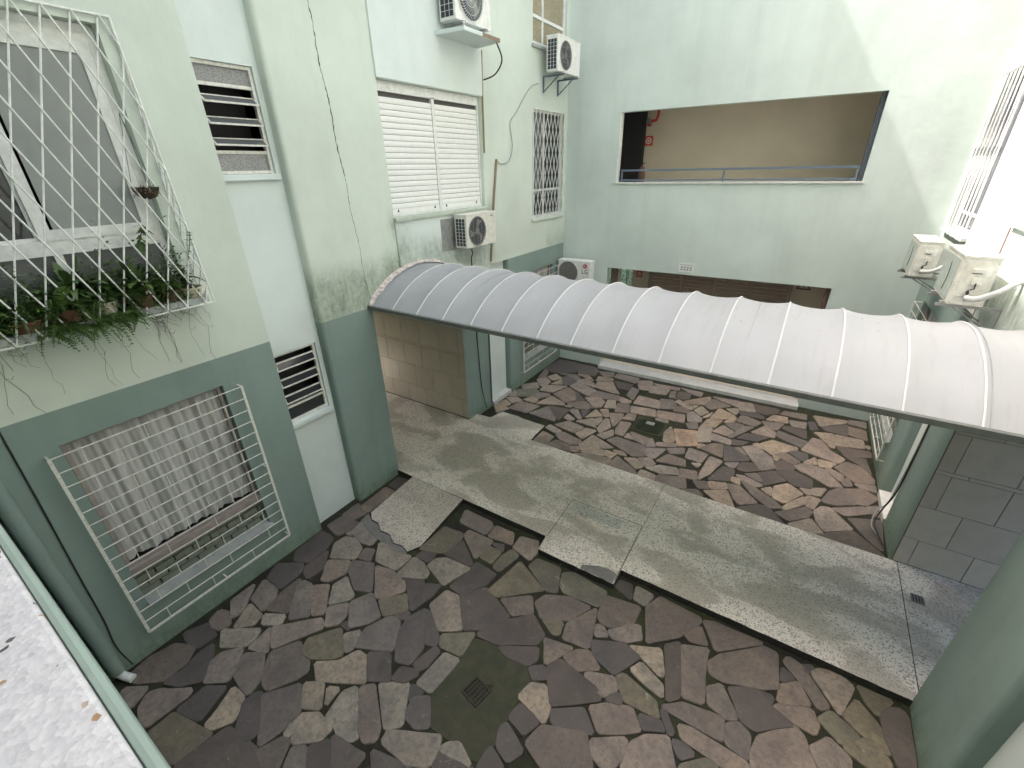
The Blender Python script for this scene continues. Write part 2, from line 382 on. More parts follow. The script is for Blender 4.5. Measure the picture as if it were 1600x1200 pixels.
# ------------------------------------------------------------------ mesh helpers
class MB:
    def __init__(s): s.v = []; s.f = []; s.mi = []
    def add(s, vs, fs, mi=0):
        o = len(s.v); s.v += [tuple(p) for p in vs]; s.f += [tuple(i+o for i in q) for q in fs]; s.mi += [mi]*len(fs); return s
    def box(s, a, b, mi=0, skip=()):
        x0, y0, z0 = (min(a[i], b[i]) for i in range(3)); x1, y1, z1 = (max(a[i], b[i]) for i in range(3))
        V = [(x0,y0,z0),(x1,y0,z0),(x1,y1,z0),(x0,y1,z0),(x0,y0,z1),(x1,y0,z1),(x1,y1,z1),(x0,y1,z1)]
        F = {'z-':(0,3,2,1),'z+':(4,5,6,7),'y-':(0,1,5,4),'x+':(1,2,6,5),'y+':(2,3,7,6),'x-':(3,0,4,7)}
        return s.add(V, [f for k, f in F.items() if k not in skip], mi)
    def quad(s, a, b, c, d, mi=0): return s.add([a, b, c, d], [(0, 1, 2, 3)], mi)
    def tube(s, pts, r, n=8, mi=0, cap=True):
        P = [Vector(p) for p in pts]; rings = []; up = None
        for i, p in enumerate(P):
            d = (P[min(i+1, len(P)-1)]-P[max(i-1, 0)]).normalized()
            if up is None:
                up = Vector((0, 0, 1)) if abs(d.z) < 0.9 else Vector((1, 0, 0))
            a = (up-d*up.dot(d)).normalized(); up = a
            b = d.cross(a); rr = r[i] if isinstance(r, (list, tuple)) else r
            rings.append([p+a*rr*cos(2*pi*k/n)+b*rr*sin(2*pi*k/n) for k in range(n)])
        V = [q for g in rings for q in g]; F = []
        for i in range(len(P)-1):
            for k in range(n):
                F.append((i*n+k, i*n+(k+1) % n, (i+1)*n+(k+1) % n, (i+1)*n+k))
        if cap: F.append(tuple(range(n))[::-1]); F.append(tuple((len(P)-1)*n+k for k in range(n)))
        return s.add(V, F, mi)
    def bar(s, a, b, w, h=None, mi=0):
        """rectangular bar"""
        a, b = Vector(a), Vector(b); d = (b-a).normalized(); h = h or w
        up = Vector((0, 0, 1)) if abs(d.z) < 0.9 else Vector((1, 0, 0))
        x = d.cross(up).normalized()*w/2; y = x.cross(d).normalized()*h/2
        V = [a-x-y, a+x-y, a+x+y, a-x+y, b-x-y, b+x-y, b+x+y, b-x+y]
        return s.add(V, [(0,1,2,3),(7,6,5,4),(0,4,5,1),(1,5,6,2),(2,6,7,3),(3,7,4,0)], mi)
    def disc(s, c, ax, r, n=24, mi=0, r0=0.0):
        c = Vector(c); ax = Vector(ax).normalized(); u = Vector((0,0,1)) if abs(ax.z) < 0.9 else Vector((1,0,0))
        u = (u-ax*u.dot(ax)).normalized(); w = ax.cross(u)
        ring = [c+u*r*cos(2*pi*k/n)+w*r*sin(2*pi*k/n) for k in range(n)]
        if r0 <= 0: return s.add(ring, [tuple(range(n))], mi)
        r2 = [c+u*r0*cos(2*pi*k/n)+w*r0*sin(2*pi*k/n) for k in range(n)]
        return s.add(ring+r2, [(k, (k+1) % n, n+(k+1) % n, n+k) for k in range(n)], mi)
    def build(s, name, mats, parent=None, smooth=False, bevel=0.0, recalc=True):
        me = bpy.data.meshes.new(name)
        me.from_pydata(s.v, [], s.f); me.update()
        if not isinstance(mats, (list, tuple)): mats = [mats]
        for m in mats: me.materials.append(MAT[m] if isinstance(m, str) else m)
        for p, i in zip(me.polygons, s.mi): p.material_index = min(i, len(mats)-1); p.use_smooth = smooth
        if recalc or bevel:
            bm = bmesh.new(); bm.from_mesh(me)
            if bevel:
                bmesh.ops.bevel(bm, geom=[e for e in bm.edges if len(e.link_faces) == 2 and e.calc_face_angle(0) > 0.5], offset=bevel, segments=2, affect='EDGES', profile=0.6)
            if recalc: bmesh.ops.recalc_face_normals(bm, faces=bm.faces)
            bm.to_mesh(me); bm.free()
        if smooth == 'auto' or smooth:
            try: me.set_sharp_from_angle(angle=radians(40))
            except Exception: pass
        o = bpy.data.objects.new(name, me); COL.objects.link(o)
        if parent is not None: o.parent = parent
        return o

def thing(name, label, cat, loc=(0, 0, 0), rz=0.0, group=None):
    o = bpy.data.objects.new(name, None); COL.objects.link(o)
    o.empty_display_size = 0.2
    o.location = loc; o.rotation_euler = (0, 0, rz)
    o['label'] = label; o['category'] = cat
    if group: o['group'] = group
    return o

def tag(o, label, cat, group=None):
    o['label'] = label; o['category'] = cat
    if group: o['group'] = group
    return o

def struct(o): o['kind'] = 'structure'; return o
def stuff(o): o['kind'] = 'stuff'; return o

def dup(root, loc=None, rz=None, label=None):
    m = {root: root.copy()}; COL.objects.link(m[root])
    for ch in root.children_recursive:
        m[ch] = ch.copy(); COL.objects.link(m[ch])
    for ch in root.children_recursive: m[ch].parent = m[ch.parent]
    r = m[root]
    if loc is not None: r.location = loc
    if rz is not None: r.rotation_euler = (0, 0, rz)
    if label: r['label'] = label
    return r

NEAR = ['b -5.28,0.09 -5.33,0.34 -5.26,0.57 -5.01,0.69 -4.89,0.54 -4.89,0.31 -5.12,0.14', 'd -5.32,0.7 -5.19,0.94 -4.95,0.89 -4.97,0.69 -5.19,0.67', 'd -4.87,0.3 -4.83,0.48 -4.89,0.67 -4.87,0.82 -4.75,0.76 -4.52,0.54 -4.67,0.38', 'b -5.23,0.96 -5.27,1.09 -5.13,1.14 -4.95,1.06 -4.98,0.95 -5.12,0.92', 'k -5.28,1.25 -5.27,1.55 -5.18,1.45 -5,1.23 -5.02,1.11', 'p -4.87,1.06 -5.03,1.35 -4.74,1.34 -4.7,1.21', 'k -5.08,1.4 -5.23,1.66 -4.93,1.66 -4.79,1.55 -4.79,1.38', 'b -4.76,1.42 -4.83,1.67 -4.83,1.93 -4.73,1.88 -4.49,1.53', 'k -4.39,1.49 -4.67,1.77 -4.77,1.93 -4.6,1.96 -4.22,1.65', 'k -4.57,1.95 -4.4,2.08 -4.22,1.91 -4.08,1.78 -4.19,1.68', 'p -4.61,1.27 -4.72,1.36 -4.48,1.5 -4.42,1.39', 'p -4.14,1.89 -4.34,2.12 -4.29,2.27 -3.98,2.15 -3.97,2.09', 'k -3.92,1.67 -4.12,1.86 -3.94,2.03 -3.82,1.89 -3.81,1.77', 'p -4.75,0.85 -4.96,0.97 -4.57,1.23 -4.52,1.13 -4.52,1.01', 'p -4.47,1.02 -4.49,1.31 -4.33,1.21 -4.22,1.1', 'k -4.47,1.31 -4.05,1.72 -3.93,1.65 -4.21,1.16', 'k -4.49,0.54 -4.66,0.7 -4.67,0.81 -4.51,0.98 -4.36,0.83 -4.28,0.69', 'b -4.27,0.76 -4.43,0.95 -4.24,1.08 -3.99,0.9 -3.94,0.73 -4.07,0.73', 'b -4.03,0.95 -4.19,1.13 -4.02,1.39 -3.73,1.31 -3.63,1.23 -3.66,1.11 -3.82,0.87 -3.92,0.88', 'g -3.88,1.33 -3.96,1.46 -3.73,1.76 -3.44,1.55 -3.5,1.47 -3.73,1.33', 'p -3.64,1.73 -3.51,1.87 -3.4,1.64 -3.46,1.59', 'p -3.64,1.33 -3.42,1.49 -3.33,1.69 -3.2,1.69 -2.98,1.49 -3.45,1.22', 'k -5.06,-0.04 -5.17,0.04 -4.96,0.19 -4.91,0.09 -4.87,-0.01 -4.96,-0.06', 'k -4.8,0.05 -4.89,0.16 -4.83,0.24 -4.53,0.44 -4.49,0.39 -4.51,0.16 -4.52,0.02 -4.63,-0', 'd -4.44,0.26 -4.43,0.43 -4.43,0.53 -4.23,0.65 -4.13,0.33 -4.38,0.26', 'p -4.04,0.34 -4.08,0.49 -4.17,0.69 -3.99,0.71 -3.91,0.65 -3.83,0.52 -3.94,0.36', 'd -3.72,0.49 -3.92,0.67 -3.9,0.78 -3.84,0.83 -3.51,0.59 -3.53,0.49', 'b -3.81,0.82 -3.57,1.1 -3.32,0.93 -3.33,0.73 -3.39,0.53', 'p -3.34,0.97 -3.54,1.13 -3.37,1.25 -3.17,1.06', 'p -3.15,1.11 -3.29,1.24 -3.17,1.3', 'p -3.06,1.04 -3.11,1.3 -3.03,1.41 -2.63,1.11 -2.67,1.04 -2.82,1.01 -2.97,1.05', 'p -3.14,0.72 -3.31,0.86 -3.3,0.93 -3.16,1.03 -2.92,1.02 -2.93,0.89', 'g -4.45,-0.02 -4.44,0.22 -3.89,0.34 -3.94,0.01', 'd -3.92,0.01 -3.89,0.16 -3.82,0.46 -3.39,0.51 -3.16,0.44 -3.62,0.07', 'b -3.37,0.5 -3.26,0.71 -3.19,0.74 -3.14,0.65 -3.05,0.5 -3.14,0.44', 'b -3,0.53 -3.11,0.71 -3,0.78 -2.81,0.62', 'd -2.79,0.64 -2.98,0.79 -2.86,0.94 -2.61,0.75', 'd -2.6,0.77 -2.86,0.98 -2.45,1.04 -2.46,0.84', 'k -3.28,0.72 -3.31,0.84 -3.2,0.75', 'b -5.37,2.77 -5.33,3.03 -4.99,3.07 -4.97,2.9 -5.05,2.72', 'd -5.18,2.08 -5.32,2.2 -5.34,2.65 -5.07,2.65 -4.97,2.43 -4.97,2.17', 'd -4.86,2.02 -4.94,2.1 -4.92,2.45 -4.7,2.21 -4.73,1.98', 'd -5.22,1.7 -5.34,1.91 -5.03,2.11 -4.92,2.04 -4.9,1.7', 'k -4.99,3.01 -4.96,3.23 -4.48,3.01 -4.46,2.86 -4.62,2.82 -4.85,2.86', 'b -5.4,3.05 -5.41,3.38 -5.06,3.28 -5.12,3.05', 'k -5.26,3.34 -5.28,3.9 -5.06,3.9 -5.05,3.31', 'd -5.28,3.98 -5.3,4.22 -5.06,4.26 -5.06,3.96', 'p -4.78,2.39 -4.96,2.6 -4.93,2.77 -4.78,2.83 -4.54,2.75 -4.46,2.57', 'p -4.55,2.07 -4.76,2.34 -4.5,2.5 -4.36,2.33 -4.44,2.12', 'p -4.97,2.81 -4.96,2.95 -4.85,2.84', 'b -4.42,2.6 -4.49,2.77 -4.35,2.83 -4.24,2.64', 'b -4.35,2.37 -4.47,2.52 -4.17,2.65 -3.83,2.31 -4.04,2.22', 'p -4.17,2.7 -4.39,2.96 -4.16,2.99 -3.95,2.98 -3.79,3.02 -3.81,2.73', 'p -3.75,2.71 -3.75,3.04 -3.55,3.02 -3.38,2.94 -3.36,2.85 -3.68,2.69', 'k -3.71,2.28 -4.11,2.64 -3.85,2.7 -3.55,2.65 -3.46,2.56 -3.61,2.33', 'g -3.64,2.28 -3.4,2.53 -3.22,2.37 -3.41,2.15', 'd -3.51,2.65 -3.11,2.88 -3.1,2.69 -3.17,2.38', 'd -3.61,2.68 -3.36,2.82 -3.33,2.76 -3.53,2.66', 'p -3.48,3.02 -3.47,3.17 -3.34,3.27 -2.94,3.3 -3.08,2.89 -3.25,2.95', 'k -4.14,1.89 -4.34,2.15 -4.31,2.3 -3.96,2.13', 'k -3.66,1.82 -3.93,2.06 -3.8,2.3 -3.45,2.12 -3.5,1.98', 'p -3.03,2.58 -2.99,2.85 -2.81,2.87 -2.47,2.52 -2.7,2.37', 'd -2.8,2.88 -2.57,3.17 -2.07,2.98 -2.29,2.66 -2.46,2.54', 'd -2.99,2.92 -2.93,3.44 -2.58,3.41 -2.6,3.21 -2.79,2.91', 'd -3.43,3.3 -3.36,3.65 -2.98,3.39 -2.96,3.33', 'g -3.79,3.18 -3.77,3.72 -3.45,3.76 -3.39,3.69 -3.43,3.33 -3.51,3.28', 'd -3.74,3.06 -3.72,3.21 -3.53,3.27 -3.5,3.07', 'k -3.41,3.75 -3.41,3.87 -2.96,3.88 -2.99,3.48', 'k -3.63,3.93 -3.72,4.19 -3.21,4.19 -3.13,4.12 -3.14,3.92', 'k -3.08,3.92 -3.1,4.16 -2.78,4.17 -2.68,3.97', 'd -2.96,3.84 -2.78,3.91 -2.72,3.77', 'g -2.94,3.53 -2.95,3.77 -2.74,3.76 -2.74,3.52', 'g -2.69,3.49 -2.69,3.73 -2.63,3.9 -2.49,3.85 -2.57,3.47', 'b -3.42,1.69 -3.48,1.93 -3.35,2.2 -3.19,2.21 -2.99,1.9', 'd -3.1,2.07 -3.14,2.29 -3.04,2.51 -2.71,2.1 -2.71,1.89 -2.87,1.83', 'd -2.73,2.16 -3.03,2.51 -2.93,2.5 -2.63,2.29 -2.6,2.21', 'g -2.56,2.23 -2.64,2.35 -2.31,2.58 -2.28,2.27', 'd -3.33,2.24 -3.18,2.37 -3.14,2.29 -3.21,2.23', 'd -3.78,1.79 -3.75,1.86 -3.62,1.79', 'd -3.21,1.73 -3,1.86 -2.76,1.65 -2.97,1.52', 'd -2.77,1.67 -2.77,1.81 -2.6,1.88 -2.54,1.86 -2.62,1.72', 'd -2.68,1.92 -2.6,2.2 -2.52,2.18 -2.53,1.96 -2.58,1.88', 'p -2.5,1.78 -2.46,2.2 -2.27,2.23 -2.31,1.79', 'b -2.99,1.43 -2.88,1.53 -2.51,1.27 -2.46,1.18 -2.55,1.1 -2.68,1.15', 'p -2.85,1.57 -2.57,1.74 -2.34,1.41 -2.46,1.29', 'd -2.54,1.72 -2.51,1.76 -2.36,1.75 -2.45,1.6', 'd -2.39,1.48 -2.43,1.66 -2.29,1.76 -2.1,1.54 -2.21,1.46', 'p -2.41,1.2 -2.43,1.3 -1.95,1.55 -1.9,1.45 -1.88,1.3 -2.07,1.2', 'p -1.9,1.45 -1.85,1.54 -1.76,1.6 -1.55,1.51', 'd -1.84,1.3 -1.88,1.43 -1.52,1.51 -1.49,1.46 -1.79,1.27', 'd -2.44,1.1 -2.06,1.2 -1.95,1.17 -2.27,0.97', 'd -2.28,2.57 -2.23,2.76 -1.84,3.15 -1.59,2.99 -1.61,2.85 -2,2.61', 'd -1.98,2.59 -1.58,2.83 -1.52,2.7 -1.58,2.59 -1.83,2.55', 'd -1.56,2.57 -1.42,2.68 -1.33,2.57 -1.45,2.48', 'p -1.5,2.26 -1.45,2.45 -1.31,2.51 -1.16,2.33 -1.15,2.18', 'd -1.48,2.04 -1.44,2.22 -1.19,2.17 -1.27,1.99', 'd -1.44,1.77 -1.5,1.91 -1.47,1.99 -1.2,1.87 -1.28,1.72', 'd -1.5,1.54 -1.49,1.74 -1.29,1.66 -1.28,1.59 -1.46,1.48', 'b -1.22,1.94 -1.16,2.15 -0.76,2.33 -0.59,2.1 -0.61,2 -0.98,1.85', 'd -1.15,2.33 -0.87,2.52 -0.69,2.36 -0.98,2.24 -1.09,2.23', 'd -1.39,2.69 -1.29,2.84 -0.83,2.77 -0.75,2.69 -1.17,2.36', 'b -1.58,2.97 -1.24,3.04 -1.42,2.7', 'g -2.52,3.14 -2.41,3.76 -1.9,3.53 -2.38,3.12', 'g -2.27,3.77 -2.23,3.94 -1.88,3.96 -1.74,3.59 -1.88,3.54', 'g -1.76,3.73 -1.81,3.91 -1.68,3.99 -1.19,3.94 -1.2,3.68 -1.67,3.64', 'b -2.31,3.13 -1.99,3.37 -1.85,3.16 -2.06,3.01', 'b -1.91,3.32 -1.85,3.48 -1.55,3.63 -1.28,3.63 -1.41,3.34 -1.74,3.17', 'k -2.64,3.93 -2.65,4.17 -2.38,4.23 -2.29,4.04 -2.31,3.86', 'g -1.72,3.17 -1.48,3.26 -1.45,3.09 -1.52,3.06', 'b -1.39,3.07 -1.43,3.26 -1.21,3.65 -1.08,3.12', 'b -1.16,3.56 -1.18,3.89 -0.75,3.96 -0.75,3.69 -0.96,3.51 -1.08,3.5', 'd -1.13,4.09 -1.12,4.21 -0.95,4.23 -0.89,4', 'p -0.86,4.03 -0.89,4.23 -0.66,4.21 -0.71,4', 'k -1.08,3.3 -1.13,3.45 -1.05,3.47 -0.95,3.38', 'k -0.98,3.44 -0.77,3.65 -0.68,3.72 -0.6,3.55 -0.75,3.42 -0.89,3.38', 'd -1.09,3.23 -0.76,3.4 -0.55,3.34 -0.73,3 -1,3.07', 'p -0.71,3.4 -0.38,3.56 -0.27,3.28 -0.31,3.25 -0.56,3.36', 'b -0.69,4 -0.58,4.24 -0.08,4.2 -0.07,4.13 -0.25,3.81 -0.54,3.54', 'b -1.29,2.89 -1.18,3.04 -1.07,3.1 -0.88,2.97 -1.1,2.82', 'k -1.01,2.83 -0.97,2.88 -0.72,2.98 -0.64,2.87 -0.75,2.72', 'p -0.6,3.15 -0.52,3.29 -0.25,3.17 -0.22,3.04 -0.4,3.08', 'd -0.35,3.63 -0.22,3.76 -0.07,3.14 -0.17,3.03', 'b -0.19,3.73 0.08,3.85 0.08,3.68 0.15,3.21 -0.05,3.17', 'b -0.2,3.88 -0.06,4.09 0.06,3.88 -0.11,3.83', 'b -0.05,4.19 0.08,4.24 0.6,4.25 0.15,3.87 0.04,4.06', 'b 0.1,3.68 0.2,3.84 0.61,4.21 0.74,4.2 0.78,3.78 0.64,3.69 0.28,3.55 0.15,3.56', 'b 0.15,3.41 0.27,3.52 0.47,3.25 0.39,3.19 0.2,3.23', 'd 0.34,3.52 0.58,3.66 0.77,3.54 0.94,3.48 0.63,3.23 0.5,3.25', 'd 0.61,3.66 0.75,3.67 0.73,3.55', 'k 0.79,3.64 0.8,3.84 0.96,3.98 1.08,3.78', 'd 0.8,3.87 0.8,4.06 0.93,4', 'b 0.81,4.14 0.85,4.23 0.99,4.19 1.24,3.86 1.15,3.78 1,3.96', 'd 0.98,4.2 1.09,4.26 1.08,4.17 1.02,4.13', 't 1.07,4.16 1.14,4.25 1.31,4.31 1.45,4.23 1.33,3.83', 'g 1.48,4.26 1.78,4.27 1.64,4.02 1.56,4.09', 'g 1.35,3.84 1.47,4.09 1.64,3.92 1.71,3.66 1.46,3.76', 'd 1.67,4.06 1.73,4.16 1.85,4.22 1.89,4.15 1.89,3.67 1.77,3.59 1.68,3.83', 'g 1.14,3.67 1.25,3.83 1.49,3.71 1.33,3.54', 'g 1.34,3.51 1.54,3.73 1.71,3.61 1.7,3.51 1.55,3.45', 'k 0.75,3.53 0.79,3.61 1.09,3.74 1.15,3.61 1.12,3.5', 'k 0.62,3 0.66,3.19 0.95,3.49 1.03,3.43 1.13,3.19 1.12,3.1 0.66,2.81', 'k 1.08,3.35 1.23,3.54 1.4,3.45 1.39,3.31 1.17,3.19', 'k -0.02,2.88 0.1,2.92 0.61,2.9 0.64,2.82 0.45,2.75 0.04,2.78', 'b 0.38,3.14 0.48,3.23 0.59,3.17 0.61,2.93 0.41,2.96', 'b -0.21,2.96 -0.03,3.11 0.35,3.19 0.38,2.97 0.16,2.96', 'k -0.83,2.57 -0.7,2.68 -0.46,2.79 -0.31,2.64 -0.47,2.51 -0.66,2.4', 'd -0.38,2.77 -0.18,2.83 -0.11,2.76 -0.31,2.65', 'g -0.71,3.01 -0.64,3.07 -0.27,2.98 -0.19,2.84 -0.55,2.81', 'd -0.72,2.71 -0.62,2.86 -0.55,2.76', 'k -0.7,2.3 -0.41,2.5 -0.36,2.38 -0.43,2.21 -0.52,2.15 -0.64,2.19', 'k -0.37,2.24 -0.36,2.49 -0.26,2.62 -0.07,2.73 0.05,2.5 0.04,2.44 -0.34,2.2', 'd -0.2,2.91 -0.17,2.96 -0.03,2.78 -0.07,2.74', 'd -0.04,2.72 0.08,2.76 0.18,2.71 0.07,2.6', 'g 0.08,2.55 0.27,2.73 0.39,2.73 0.35,2.62 0.1,2.48']
